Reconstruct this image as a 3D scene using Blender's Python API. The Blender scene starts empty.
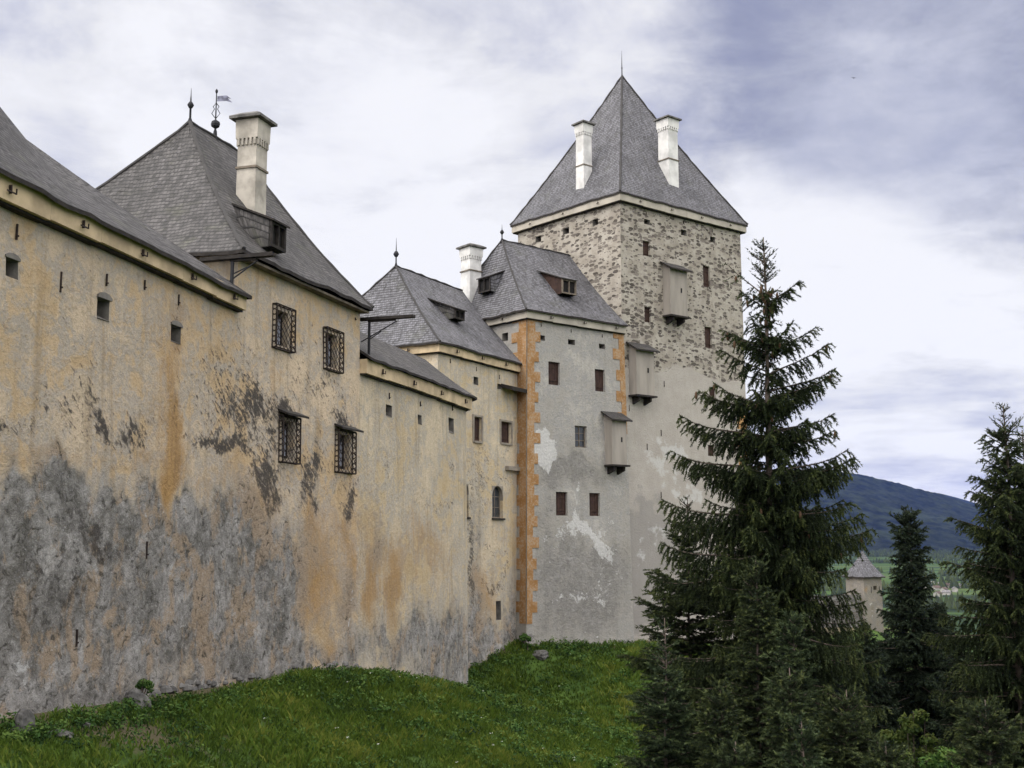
import bpy, bmesh, math, random
import numpy as np
from mathutils import Vector

random.seed(7)
RNG = np.random.default_rng(7)
SC = bpy.context.scene
COL = SC.collection
R = math.radians

# ------------------------------------------------------------------ camera
F_PX = 1120.0
PITCH = math.atan(151 / 1120)
cam_d = bpy.data.cameras.new("camera")
cam = bpy.data.objects.new("camera", cam_d)
COL.objects.link(cam)
cam_d.sensor_width = 36.0
cam_d.lens = F_PX / 1024 * 36.0
cam_d.clip_start = 0.3
cam_d.clip_end = 40000
cam.location = (0, 0, 0)
cam.rotation_euler = (math.pi / 2 + PITCH, 0, 0)
SC.camera = cam

# ------------------------------------------------------------------ colour management, sampling
SC.view_settings.view_transform = 'Standard'
SC.view_settings.look = 'None'
SC.view_settings.gamma = 1
SC.view_settings.exposure = 0.25
SC.view_settings.use_curve_mapping = False
SC.render.engine = 'CYCLES'
cy = SC.cycles
cy.use_denoising = True
cy.max_bounces = 6
cy.diffuse_bounces = 3
cy.glossy_bounces = 2
cy.transmission_bounces = 2
cy.volume_bounces = 1
cy.transparent_max_bounces = 6
cy.use_adaptive_sampling = True
cy.adaptive_threshold = 0.015

SUN_EL, SUN_AZ = 46.0, -68.0          # azimuth measured from -Y (behind the camera) towards +X; negative is to the left
sx = math.cos(R(SUN_EL)) * math.sin(R(SUN_AZ))
sy = -math.cos(R(SUN_EL)) * math.cos(R(SUN_AZ))
sz = math.sin(R(SUN_EL))
SUN_DIR = Vector((sx, sy, sz))


def cam_ray(px, py):
    u = (px - 512) / F_PX
    v = (384 - py) / F_PX
    c, s = math.cos(PITCH), math.sin(PITCH)
    return Vector((u, c - v * s, s + v * c))


def pt(px, py, Y):
    d = cam_ray(px, py)
    return d * (Y / d.y)


# ------------------------------------------------------------------ node helpers
class NT:
    def __init__(self, tree):
        self.t = tree
        tree.nodes.clear()

    def n(self, kind, **props):
        nd = self.t.nodes.new('ShaderNode' + kind)
        for k, v in props.items():
            setattr(nd, k, v)
        return nd

    def put(self, sock, val):
        if isinstance(val, bpy.types.NodeSocket):
            self.t.links.new(val, sock)
        elif isinstance(val, (tuple, list)) and sock.type == 'RGBA' and len(val) == 3:
            sock.default_value = (*val, 1)
        else:
            sock.default_value = val

    def math(self, op, a, b=0.0, c=None, clamp=False):
        nd = self.n('Math', operation=op, use_clamp=clamp)
        self.put(nd.inputs[0], a)
        self.put(nd.inputs[1], b)
        if c is not None:
            self.put(nd.inputs[2], c)
        return nd.outputs[0]

    def mix(self, fac, a, b, blend='MIX'):
        nd = self.n('Mix', data_type='RGBA', blend_type=blend)
        self.put(nd.inputs[0], fac)
        self.put(nd.inputs[6], a)
        self.put(nd.inputs[7], b)
        return nd.outputs[2]

    def ramp(self, x, lo, hi, smooth=True):
        nd = self.n('MapRange', interpolation_type='SMOOTHSTEP' if smooth else 'LINEAR')
        self.put(nd.inputs[0], x)
        nd.inputs[1].default_value = lo
        nd.inputs[2].default_value = hi
        nd.inputs[3].default_value = 0
        nd.inputs[4].default_value = 1
        return nd.outputs[0]

    def noise(self, vec, scale, detail=4, rough=0.55, dist=0.0):
        nd = self.n('TexNoise')
        self.put(nd.inputs['Vector'], vec)
        nd.inputs['Scale'].default_value = scale
        nd.inputs['Detail'].default_value = detail
        nd.inputs['Roughness'].default_value = rough
        nd.inputs['Distortion'].default_value = dist
        return nd.outputs[0]

    def mapv(self, vec, scale=(1, 1, 1), rot=(0, 0, 0), loc=(0, 0, 0)):
        nd = self.n('Mapping')
        self.put(nd.inputs[0], vec)
        nd.inputs['Location'].default_value = loc
        nd.inputs['Rotation'].default_value = rot
        nd.inputs['Scale'].default_value = scale
        return nd.outputs[0]

    def attr(self, name):
        return self.n('Attribute', attribute_name=name).outputs['Fac']

    def attrc(self, name):
        return self.n('Attribute', attribute_name=name).outputs['Color']

    def uv(self):
        return self.n('UVMap').outputs[0]

    def obj(self):
        return self.n('TexCoord').outputs['Object']


def new_mat(name):
    m = bpy.data.materials.new(name)
    m.use_nodes = True
    return m, NT(m.node_tree)


def finish(nt, color, rough=0.9, bump=None, bump_d=0.02, bump_s=1.0, spec=0.25, metal=0.0):
    b = nt.n('BsdfPrincipled')
    nt.put(b.inputs['Base Color'], color)
    nt.put(b.inputs['Roughness'], rough)
    b.inputs['Specular IOR Level'].default_value = spec
    b.inputs['Metallic'].default_value = metal
    if bump is not None:
        bn = nt.n('Bump')
        bn.inputs['Strength'].default_value = bump_s
        bn.inputs['Distance'].default_value = bump_d
        nt.put(bn.inputs['Height'], bump)
        nt.put(b.inputs['Normal'], bn.outputs[0])
    o = nt.n('OutputMaterial')
    nt.put(o.inputs[0], b.outputs[0])


def simple_mat(name, col, rough=0.85, var=0.25, scale=6.0, spec=0.25, metal=0.0, bump=0.01, stretch=(1, 1, 1)):
    m, nt = new_mat(name)
    v = nt.mapv(nt.obj(), stretch)
    n1 = nt.noise(v, scale, 5)
    dark = tuple(c * (1 - var) for c in col)
    lite = tuple(min(1, c * (1 + var)) for c in col)
    c = nt.mix(nt.ramp(n1, 0.3, 0.7), dark, lite)
    finish(nt, c, rough, n1, bump, spec=spec, metal=metal)
    return m


# ------------------------------------------------------------------ world: overcast sky (Nishita behind cloud)
W = bpy.data.worlds.new("World")
SC.world = W
W.use_nodes = True
nt = NT(W.node_tree)
sky = nt.n('TexSky', sky_type='NISHITA')
sky.sun_disc = False
sky.sun_elevation = R(SUN_EL)
sky.sun_rotation = math.atan2(sx, sy)
sky.altitude = 1000
dirv = nt.n('TexCoord').outputs['Generated']
sep = nt.n('SeparateXYZ')
nt.put(sep.inputs[0], dirv)
zc = nt.math('ADD', nt.math('MAXIMUM', sep.outputs[2], 0.0), 0.16)
comb = nt.n('CombineXYZ')
nt.put(comb.inputs[0], nt.math('DIVIDE', sep.outputs[0], zc))
nt.put(comb.inputs[1], nt.math('DIVIDE', sep.outputs[1], zc))
plane = comb.outputs[0]
n_big = nt.noise(nt.mapv(plane, (1.0, 0.9, 1), loc=(3.1, 1.7, 0)), 1.5, 8, 0.58, 0.35)
n_mid = nt.noise(nt.mapv(plane, (1.0, 1.3, 1), loc=(7.3, 4.2, 0)), 3.9, 7, 0.6, 0.5)
n_soft = nt.noise(nt.mapv(plane, (1.0, 1.0, 1), loc=(0.4, 9.2, 0)), 0.7, 3, 0.5)


def toward(vec, lo, hi):
    d = nt.n('VectorMath', operation='DOT_PRODUCT')
    nt.put(d.inputs[0], dirv)
    d.inputs[1].default_value = Vector(vec).normalized()
    return nt.ramp(d.outputs['Value'], lo, hi)


n_lump = nt.noise(nt.mapv(dirv, (1.0, 1.0, 1.55), loc=(1.3, 4.4, 2.1)), 4.2, 8, 0.6, 0.25)
mixn = nt.math('ADD', nt.math('MULTIPLY', n_big, 0.34), nt.math('ADD', nt.math('MULTIPLY', n_mid, 0.20), nt.math('MULTIPLY', n_lump, 0.46)))
# a heavy grey cloud stands up to the right, a lighter bank below it and thin bands low down
dark1 = nt.math('MULTIPLY', toward(cam_ray(985, -5), 0.974, 0.9995), 1.0)
dark2 = nt.math('MULTIPLY', toward(cam_ray(810, 55), 0.987, 0.9999), 0.8)
dark3 = nt.math('MULTIPLY', toward(cam_ray(300, -20), 0.965, 0.9995), 0.26)
lite1 = nt.math('MULTIPLY', toward(cam_ray(900, 300), 0.975, 0.9995), 0.12)
lite2 = nt.math('MULTIPLY', toward(cam_ray(330, 190), 0.975, 0.9995), 0.10)
band_n = nt.noise(nt.mapv(dirv, (1.6, 1.6, 17.0), loc=(2.3, 0, 0.35)), 1.6, 4, 0.5)
lowm = nt.ramp(sep.outputs[2], 0.24, 0.06)
bandk = nt.math('MULTIPLY', nt.math('SUBTRACT', band_n, 0.56), nt.math('MULTIPLY', lowm, 0.9))
darkm = nt.math('ADD', dark1, nt.math('ADD', dark2, dark3), clamp=True)
ragged = nt.ramp(nt.math('ADD', darkm, nt.math('MULTIPLY', nt.math('SUBTRACT', mixn, 0.5), -3.2)), 0.05, 1.15)
cl = nt.math('ADD', mixn, nt.math('ADD', lite1, lite2))
cl = nt.math('ADD', cl, bandk)
bright = nt.ramp(cl, 0.30, 0.575, False)
cramp = nt.n('ValToRGB')
nt.put(cramp.inputs[0], bright)
e = cramp.color_ramp.elements
e[0].position = 0.0
e[0].color = (3.3, 3.5, 4.9, 1)
e[1].position = 1.0
e[1].color = (8.3, 8.3, 8.6, 1)
for p_, c_ in ((0.25, (4.6, 4.75, 6.0, 1)), (0.5, (6.0, 6.1, 6.9, 1)), (0.76, (7.5, 7.5, 7.8, 1))):
    q = e.new(p_)
    q.color = c_
glow = toward(SUN_DIR, 0.35, 1.0)
SKY_GLOW = 18.0
glow2 = toward((0.18, -0.45, 0.87), 0.12, 0.98)
glow_col = nt.mix(1.0, nt.mix(glow, (0, 0, 0), (SKY_GLOW, SKY_GLOW * 0.98, SKY_GLOW * 0.93)), nt.mix(glow2, (0, 0, 0), (15.5, 15.1, 14.4)), 'ADD')
shade = nt.mix(nt.math('MULTIPLY', ragged, 0.85), (1, 1, 1), (0.37, 0.40, 0.54))
cl_col = nt.mix(1.0, nt.mix(1.0, cramp.outputs[0], shade, 'MULTIPLY'), glow_col, 'ADD')
final = nt.mix(0.93, sky.outputs[0], cl_col)
bg = nt.n('Background')
nt.put(bg.inputs[0], final)
bg.inputs[1].default_value = 0.1
ow = nt.n('OutputWorld')
nt.put(ow.inputs[0], bg.outputs[0])

# ------------------------------------------------------------------ sun behind thin cloud
sun_d = bpy.data.lights.new("sun", 'SUN')
sun_d.energy = 0.9
sun_d.angle = R(22)
sun_d.color = (1.0, 0.95, 0.87)
sun = bpy.data.objects.new("sun", sun_d)
COL.objects.link(sun)
sun.rotation_euler = SUN_DIR.to_track_quat('Z', 'Y').to_euler()

# ------------------------------------------------------------------ object helpers
def link(o, parent=None):
    COL.objects.link(o)
    if parent is not None:
        o.parent = parent
    return o


def tag(o, label=None, cat=None, group=None, kind=None):
    for k, v in (('label', label), ('category', cat), ('group', group), ('kind', kind)):
        if v:
            o[k] = v
    return o


def empty(name, loc=(0, 0, 0)):
    o = bpy.data.objects.new(name, None)
    o.location = loc
    o.empty_display_size = 0.2
    return link(o)


class MB:
    """collects faces, several materials, per-face uv"""

    def __init__(self):
        self.v, self.f, self.m, self.uv = [], [], [], []

    def add(self, verts, faces, mi=0, uvs=None):
        b = len(self.v)
        self.v += [tuple(x) for x in verts]
        for k, fc in enumerate(faces):
            self.f.append([b + i for i in fc])
            self.m.append(mi)
            self.uv.append(uvs[k] if uvs else None)

    def box(self, c, ax, ay, az, mi=0):
        c, ax, ay, az = map(Vector, (c, ax, ay, az))
        vs = [c + ax * i + ay * j + az * k for k in (-1, 1) for j in (-1, 1) for i in (-1, 1)]
        self.add(vs, [(0, 2, 3, 1), (4, 5, 7, 6), (0, 1, 5, 4), (2, 6, 7, 3), (0, 4, 6, 2), (1, 3, 7, 5)], mi)

    def tube(self, pts, rad, n=6, mi=0, cap=True):
        pts = [Vector(p) for p in pts]
        if not isinstance(rad, (list, tuple)):
            rad = [rad] * len(pts)
        vs = []
        for i, p in enumerate(pts):
            d = (pts[min(i + 1, len(pts) - 1)] - pts[max(i - 1, 0)]).normalized()
            a = d.cross(Vector((0, 0, 1)) if abs(d.z) < 0.9 else Vector((1, 0, 0))).normalized()
            b = d.cross(a)
            for k in range(n):
                t = 2 * math.pi * k / n
                vs.append(p + (a * math.cos(t) + b * math.sin(t)) * rad[i])
        fs = []
        for i in range(len(pts) - 1):
            for k in range(n):
                k2 = (k + 1) % n
                fs.append((i * n + k, i * n + k2, (i + 1) * n + k2, (i + 1) * n + k))
        if cap:
            fs.append(tuple(range(n))[::-1])
            fs.append(tuple((len(pts) - 1) * n + k for k in range(n)))
        self.add(vs, fs, mi)

    def lathe(self, base, prof, n=10, mi=0):
        """prof: list of (r, z) above base"""
        base = Vector(base)
        vs = []
        for r, z in prof:
            for k in range(n):
                t = 2 * math.pi * k / n
                vs.append(base + Vector((r * math.cos(t), r * math.sin(t), z)))
        fs = []
        for i in range(len(prof) - 1):
            for k in range(n):
                k2 = (k + 1) % n
                fs.append((i * n + k, i * n + k2, (i + 1) * n + k2, (i + 1) * n + k))
        fs.append(tuple(range(n))[::-1])
        fs.append(tuple((len(prof) - 1) * n + k for k in range(n)))
        self.add(vs, fs, mi)

    def prism(self, poly, z0, z1, mi=0):
        n = len(poly)
        vs = [(p[0], p[1], z0) for p in poly] + [(p[0], p[1], z1) for p in poly]
        fs = [(i, (i + 1) % n, n + (i + 1) % n, n + i) for i in range(n)]
        fs += [tuple(range(n))[::-1], tuple(range(n, 2 * n))]
        self.add(vs, fs, mi)

    def build(self, name, mats, parent=None, smooth=False):
        me = bpy.data.meshes.new(name)
        me.from_pydata(self.v, [], self.f)
        if not isinstance(mats, (list, tuple)):
            mats = [mats]
        for m in mats:
            me.materials.append(m)
        me.polygons.foreach_set('material_index', self.m)
        if any(u is not None for u in self.uv):
            lay = me.uv_layers.new(name="UVMap")
            flat = []
            for fc, u in zip(self.f, self.uv):
                if u is None:
                    flat += [0.0, 0.0] * len(fc)
                else:
                    for q in u:
                        flat += [float(q[0]), float(q[1])]
            lay.data.foreach_set('uv', flat)
        if smooth:
            me.polygons.foreach_set('use_smooth', [True] * len(me.polygons))
        me.update()
        return link(bpy.data.objects.new(name, me), parent)


def np_mesh(name, V, Fc, mat, parent=None, attrs=None, smooth=False, mat_idx=None):
    """V (n,3), Fc (m,k) uniform face size"""
    V = np.asarray(V, np.float32)
    Fc = np.asarray(Fc, np.int32)
    m, k = Fc.shape
    me = bpy.data.meshes.new(name)
    me.vertices.add(len(V))
    me.vertices.foreach_set('co', V.ravel())
    me.loops.add(m * k)
    me.loops.foreach_set('vertex_index', Fc.ravel())
    me.polygons.add(m)
    me.polygons.foreach_set('loop_start', np.arange(0, m * k, k, dtype=np.int32))
    me.polygons.foreach_set('loop_total', np.full(m, k, np.int32))
    for mm in (mat if isinstance(mat, (list, tuple)) else [mat]):
        me.materials.append(mm)
    if mat_idx is not None:
        me.polygons.foreach_set('material_index', np.asarray(mat_idx, np.int32))
    if smooth:
        me.polygons.foreach_set('use_smooth', np.ones(m, bool))
    me.update(calc_edges=True)
    if attrs:
        for nm, a in attrs.items():
            at = me.attributes.new(nm, 'FLOAT', 'POINT')
            at.data.foreach_set('value', np.asarray(a, np.float32))
    o = bpy.data.objects.new(name, me)
    return link(o, parent)


def copy_tree(o, parent=None):
    c = o.copy()
    COL.objects.link(c)
    if parent is not None:
        c.parent = parent
    for ch in list(o.children):
        copy_tree(ch, c)
    return c


# ------------------------------------------------------------------ materials
def plaster_mat(name, colA, colB, streak=0.5, hatch=0.6, grey=((0.078, 0.075, 0.068), (0.36, 0.343, 0.33)), low_tint=(0.42, 0.305, 0.20), lowk=0.92, pitk=0.36):
    """weathered lime plaster. vertex attributes low / rust / dark / pale carry the stains of this wall"""
    m, nt = new_mat(name)
    uv = nt.uv()
    low, rust, dark, pale = (nt.attr(k) for k in ('low', 'rust', 'dark', 'pale'))

    def wide(x, lo=0.3, hi=0.7):
        return nt.ramp(x, lo, hi, False)

    def plus(*xs):
        r = xs[0]
        for x in xs[1:]:
            r = nt.math('ADD', r, x)
        return r

    def mul(a, b):
        return nt.math('MULTIPLY', a, b)
    big = wide(nt.noise(uv, 0.33, 5, 0.6))
    mid = wide(nt.noise(uv, 1.1, 7, 0.66, 0.4))
    blot = wide(nt.noise(nt.mapv(uv, (1.0, 0.85, 1), loc=(6, 2, 0)), 2.6, 7, 0.7, 0.9))
    fine = wide(nt.noise(uv, 8.0, 6, 0.72), 0.32, 0.68)
    grit = wide(nt.noise(uv, 24.0, 4, 0.7))
    vst = wide(nt.noise(nt.mapv(uv, (2.2, 0.16, 1)), 1.0, 6, 0.62, 0.3))
    vst2 = wide(nt.noise(nt.mapv(uv, (6.0, 0.42, 1), loc=(5, 0, 0)), 1.0, 6, 0.68, 0.4))
    hue = nt.ramp(plus(mul(big, 0.42), mul(mid, 0.33), mul(blot, 0.25)), 0.22, 0.78, False)
    pal = nt.n('ValToRGB')
    nt.put(pal.inputs[0], hue)
    pe = pal.color_ramp.elements
    gre = tuple((x + sum(colB) / 3) * 0.40 for x in colB)
    pe[0].position, pe[0].color = 0.0, (*colA, 1)
    pe[1].position, pe[1].color = 1.0, (*tuple(min(1, x * 1.16) for x in colB), 1)
    for p_, c_ in ((0.33, tuple((x + y) / 2 for x, y in zip(colA, colB))), (0.52, gre), (0.72, colB)):
        q = pe.new(p_)
        q.color = (*c_, 1)
    c = pal.outputs[0]
    c = nt.mix(mul(nt.ramp(vst, 0.55, 1.0), streak), c, tuple(x * 0.62 for x in colA))
    c = nt.mix(mul(nt.ramp(vst2, 0.6, 1.0), streak * 0.6), c, tuple(min(1, x * 1.2) for x in colB))
    c = nt.mix(mul(nt.ramp(plus(mul(fine, .6), mul(blot, .4)), 0.52, 0.85), 0.42), c, tuple(x * 0.5 for x in colA))
    c = nt.mix(mul(nt.ramp(grit, 0.35, 1.0), 0.20), c, tuple(x * 0.4 for x in colA))
    c = nt.mix(mul(nt.ramp(plus(mul(grit, .5), mul(blot, .5)), 0.4, 0.1), 0.25), c, tuple(min(1, x * 1.25) for x in colB))
    # brushed-on coat whose slanting ridges hold dirt
    hv = nt.mapv(nt.mapv(uv, rot=(0, 0, R(128))), (3.4, 1.0, 1))
    hat = wide(nt.noise(hv, 2.5, 7, 0.74, 0.7), 0.28, 0.72)
    area = wide(nt.noise(nt.mapv(uv, loc=(9, 3, 0)), 0.42, 4))
    hmask = nt.ramp(plus(mul(hat, 0.75), mul(fine, 0.25), mul(dark, 0.42), mul(area, 0.10)), 0.80, 0.98)
    c = nt.mix(mul(hmask, hatch), c, (0.085, 0.070, 0.062))
    # rust-brown wash
    rmask = nt.ramp(plus(mul(rust, 0.60), mul(blot, 0.28), mul(vst2, 0.24), mul(fine, 0.12), mul(mid, 0.12)), 0.48, 1.08)
    c = nt.mix(mul(rmask, 0.85), c, nt.mix(plus(mul(vst2, .6), mul(fine, .4)), (0.20, 0.105, 0.036), (0.46, 0.28, 0.11)))
    # damp lower zone, plaster gone grey and pitted
    pit = wide(nt.noise(nt.mapv(uv, (1, 1.2, 1)), 4.2, 8, 0.76, 0.8))
    lsum = plus(mul(low, 0.78), mul(mid, 0.34), mul(blot, 0.30), mul(pit, 0.20), mul(vst, 0.14))
    veil = nt.ramp(lsum, 0.38, 1.05)
    c = nt.mix(mul(veil, 0.55), c, nt.mix(blot, tuple(x * 0.8 for x in grey[1]), (0.34, 0.31, 0.25)))
    lmask = nt.ramp(lsum, 0.70, 1.16)
    gm = nt.ramp(plus(mul(nt.noise(nt.mapv(uv, (1, 0.8, 1), loc=(2, 7, 0)), 0.95, 8, 0.72, 0.7), 0.6), mul(nt.noise(nt.mapv(uv, (1, 0.9, 1), loc=(12, 5, 0)), 3.0, 8, 0.75, 0.9), 0.4)), 0.37, 0.63, False)
    gr_ = nt.n('ValToRGB')
    nt.put(gr_.inputs[0], gm)
    ge = gr_.color_ramp.elements
    ge[0].position, ge[0].color = 0.0, (*grey[0], 1)
    ge[1].position, ge[1].color = 1.0, (*tuple(x * 1.25 for x in grey[1]), 1)
    for p_, k_ in ((0.35, 0.28), (0.65, 0.72)):
        q = ge.new(p_)
        q.color = (*tuple(x * (1 - k_) + y * k_ for x, y in zip(grey[0], grey[1])), 1)
    gcol = gr_.outputs[0]
    tn = wide(nt.noise(nt.mapv(uv, (1.35, 0.8, 1), loc=(4, 1, 0)), 0.85, 7, 0.7, 0.6))
    tmask = nt.ramp(plus(mul(tn, .7), mul(blot, .3), mul(rust, .35)), 0.55, 0.74)
    gcol = nt.mix(mul(tmask, 0.72), gcol, nt.mix(fine, tuple(x * 0.7 for x in low_tint), low_tint))
    gcol = nt.mix(mul(nt.ramp(pit, 0.58, 0.84), 0.9), gcol, tuple(x * pitk for x in grey[0]))
    gcol = nt.mix(mul(nt.ramp(plus(mul(pit, .6), mul(grit, .4)), 0.44, 0.16), 0.85), gcol, (0.43, 0.42, 0.405))
    c = nt.mix(mul(lmask, lowk), c, gcol)
    # soot and lichen, always broken up
    nd = plus(mul(fine, 0.34), mul(blot, 0.36), mul(hat, 0.30))
    dmask = nt.ramp(plus(mul(nd, 0.8), mul(nt.math('MINIMUM', dark, 0.9), 0.62)), 0.72, 1.02)
    c = nt.mix(mul(dmask, 0.88), c, nt.mix(grit, (0.03, 0.027, 0.025), (0.095, 0.083, 0.074)))
    # fresh or leached lime
    pn = plus(mul(mid, 0.30), mul(blot, 0.40), mul(fine, 0.30))
    pmask = nt.ramp(plus(mul(pn, 0.75), mul(pale, 0.75)), 0.82, 0.92)
    c = nt.mix(mul(pmask, 0.78), c, nt.mix(fine, (0.42, 0.41, 0.40), (0.62, 0.605, 0.59)))
    h = plus(mul(fine, 0.30), mul(hat, 0.25), mul(mul(pit, lmask), -0.5), mul(mid, 0.35), mul(pmask, 0.12), mul(grit, 0.08), mul(blot, 0.2))
    finish(nt, c, 0.93, h, 0.075, 0.8, spec=0.15)
    return m, nt


M = {}
M['ochre'], _ = plaster_mat('ochre_plaster', (0.46, 0.325, 0.18), (0.575, 0.455, 0.325), 0.55, 0.9)
M['ochre2'], _ = plaster_mat('beige_plaster', (0.46, 0.35, 0.205), (0.57, 0.475, 0.345), 0.5, 0.8)
M['greyp'], _ = plaster_mat('grey_plaster', (0.285, 0.266, 0.241), (0.385, 0.362, 0.332), 0.22, 0.25, grey=((0.15, 0.141, 0.133), (0.25, 0.238, 0.227)), low_tint=(0.31, 0.29, 0.27), lowk=0.7, pitk=0.85)


def rubble_mat(name, mortarA, mortarB):
    m, nt = new_mat(name)
    uv = nt.uv()
    rub, low, pale, quo = nt.attr('rub'), nt.attr('low'), nt.attr('pale'), nt.attr('rust')
    wob = nt.n('TexNoise')
    nt.put(wob.inputs['Vector'], uv)
    wob.inputs['Scale'].default_value = 2.2
    add = nt.n('VectorMath', operation='MULTIPLY_ADD')
    nt.put(add.inputs[0], wob.outputs['Color'])
    add.inputs[1].default_value = (0.30, 0.16, 0)
    nt.put(add.inputs[2], uv)
    v = nt.mapv(add.outputs[0], (2.5, 5.5, 1))
    vo = nt.n('TexVoronoi', feature='F1')
    nt.put(vo.inputs['Vector'], v)
    vo.inputs['Scale'].default_value = 1.0
    vo.inputs['Randomness'].default_value = 0.85
    sepc = nt.n('SeparateColor')
    nt.put(sepc.inputs[0], vo.outputs['Color'])
    rnd, rnd2 = sepc.outputs[0], sepc.outputs[1]
    fine = nt.noise(uv, 10, 5, 0.65)
    mid = nt.noise(uv, 1.1, 6, 0.6)
    size = nt.math('MULTIPLY_ADD', rnd, 0.48, 0.20)
    size = nt.math('ADD', size, nt.math('MULTIPLY', nt.math('SUBTRACT', fine, 0.5), 0.3))
    # stones show less where more of the render is left
    cover = nt.ramp(nt.noise(nt.mapv(uv, loc=(3, 8, 0)), 0.35, 4), 0.35, 0.7)
    size = nt.math('SUBTRACT', size, nt.math('MULTIPLY', cover, 0.10))
    rubn = nt.ramp(nt.math('ADD', rub, nt.math('MULTIPLY', nt.math('SUBTRACT', mid, 0.5), 0.7)), 0.42, 0.52)
    st = nt.ramp(nt.math('SUBTRACT', size, vo.outputs['Distance']), -0.015, 0.05)
    vo2 = nt.n('TexVoronoi', feature='F1')
    nt.put(vo2.inputs['Vector'], nt.mapv(add.outputs[0], (5.2, 9.5, 1), loc=(3.3, 1.1, 0)))
    vo2.inputs['Scale'].default_value = 1.0
    sep2 = nt.n('SeparateColor')
    nt.put(sep2.inputs[0], vo2.outputs['Color'])
    st2 = nt.ramp(nt.math('SUBTRACT', nt.math('MULTIPLY_ADD', sep2.outputs[0], 0.62, -0.22), vo2.outputs['Distance']), -0.02, 0.06)
    st = nt.math('MAXIMUM', st, nt.math('MULTIPLY', st2, 0.75))
    st = nt.math('MULTIPLY', st, rubn)
    mort = nt.mix(nt.ramp(mid, 0.35, 0.65), mortarA, mortarB)
    mort = nt.mix(nt.math('SUBTRACT', 0.75, nt.math('MULTIPLY', rubn, 0.75)), mort, nt.mix(mid, (0.33, 0.298, 0.268), (0.43, 0.398, 0.365)))
    mort = nt.mix(nt.math('MULTIPLY', nt.ramp(fine, 0.5, 0.75), 0.35), mort, tuple(x * 0.6 for x in mortarA))
    vst = nt.noise(nt.mapv(uv, (1.2, 0.12, 1)), 1.0, 5, 0.6)
    mort = nt.mix(nt.math('MULTIPLY', nt.ramp(vst, 0.5, 0.75), 0.25), mort, tuple(x * 0.72 for x in mortarA))
    lmask = nt.ramp(nt.math('ADD', low, nt.math('MULTIPLY', nt.math('SUBTRACT', mid, 0.5), 1.5)), 0.35, 0.6)
    mort = nt.mix(nt.math('MULTIPLY', lmask, 0.6), mort, (0.21, 0.197, 0.188))
    pmask = nt.ramp(nt.math('ADD', pale, nt.math('MULTIPLY', nt.math('SUBTRACT', mid, 0.5), 1.3)), 0.45, 0.6)
    mort = nt.mix(nt.math('MULTIPLY', pmask, 0.6), mort, (0.50, 0.49, 0.48))
    scol = nt.mix(rnd2, (0.050, 0.042, 0.037), (0.20, 0.172, 0.15))
    c = nt.mix(nt.math('MULTIPLY', st, 0.92), mort, scol)
    qm = nt.ramp(quo, 0.45, 0.55)
    c = nt.mix(nt.math('MULTIPLY', qm, 0.8), c, nt.mix(mid, (0.42, 0.19, 0.05), (0.50, 0.29, 0.10)))
    h = nt.math('ADD', nt.math('MULTIPLY', fine, 0.5), nt.math('MULTIPLY', st, -0.9))
    finish(nt, c, 0.93, h, 0.08, 1.0, spec=0.15)
    return m


M['turret'], _ = plaster_mat('turret_plaster', (0.17, 0.15, 0.12), (0.24, 0.21, 0.175), 0.3, 0.3, grey=((0.11, 0.105, 0.10), (0.19, 0.18, 0.175)), low_tint=(0.2, 0.18, 0.15), lowk=0.7, pitk=0.85)  # plaster colour darkened to offset the strong light on the tower
M['rubble'] = rubble_mat('rubble_masonry', (0.285, 0.252, 0.212), (0.385, 0.35, 0.302))
M['rubble_dark'] = rubble_mat('old_rubble_masonry', (0.11, 0.105, 0.097), (0.20, 0.19, 0.18))


def quoin_mat():
    m, nt = new_mat('ochre_quoin_paint')
    uv = nt.uv()
    mid = nt.noise(uv, 1.3, 6, 0.62)
    fine = nt.noise(uv, 8, 5, 0.65)
    c = nt.mix(nt.ramp(mid, 0.3, 0.7), (0.235, 0.122, 0.046), (0.335, 0.188, 0.080))
    c = nt.mix(nt.math('MULTIPLY', nt.ramp(nt.math('ADD', nt.math('MULTIPLY', fine, 0.6), nt.math('MULTIPLY', mid, 0.4)), 0.46, 0.58), 0.8), c, nt.mix(fine, (0.25, 0.16, 0.09), (0.40, 0.32, 0.24)))
    finish(nt, c, 0.93, fine, 0.03, 0.6, spec=0.15)
    return m


M['quoin'] = quoin_mat()


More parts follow.
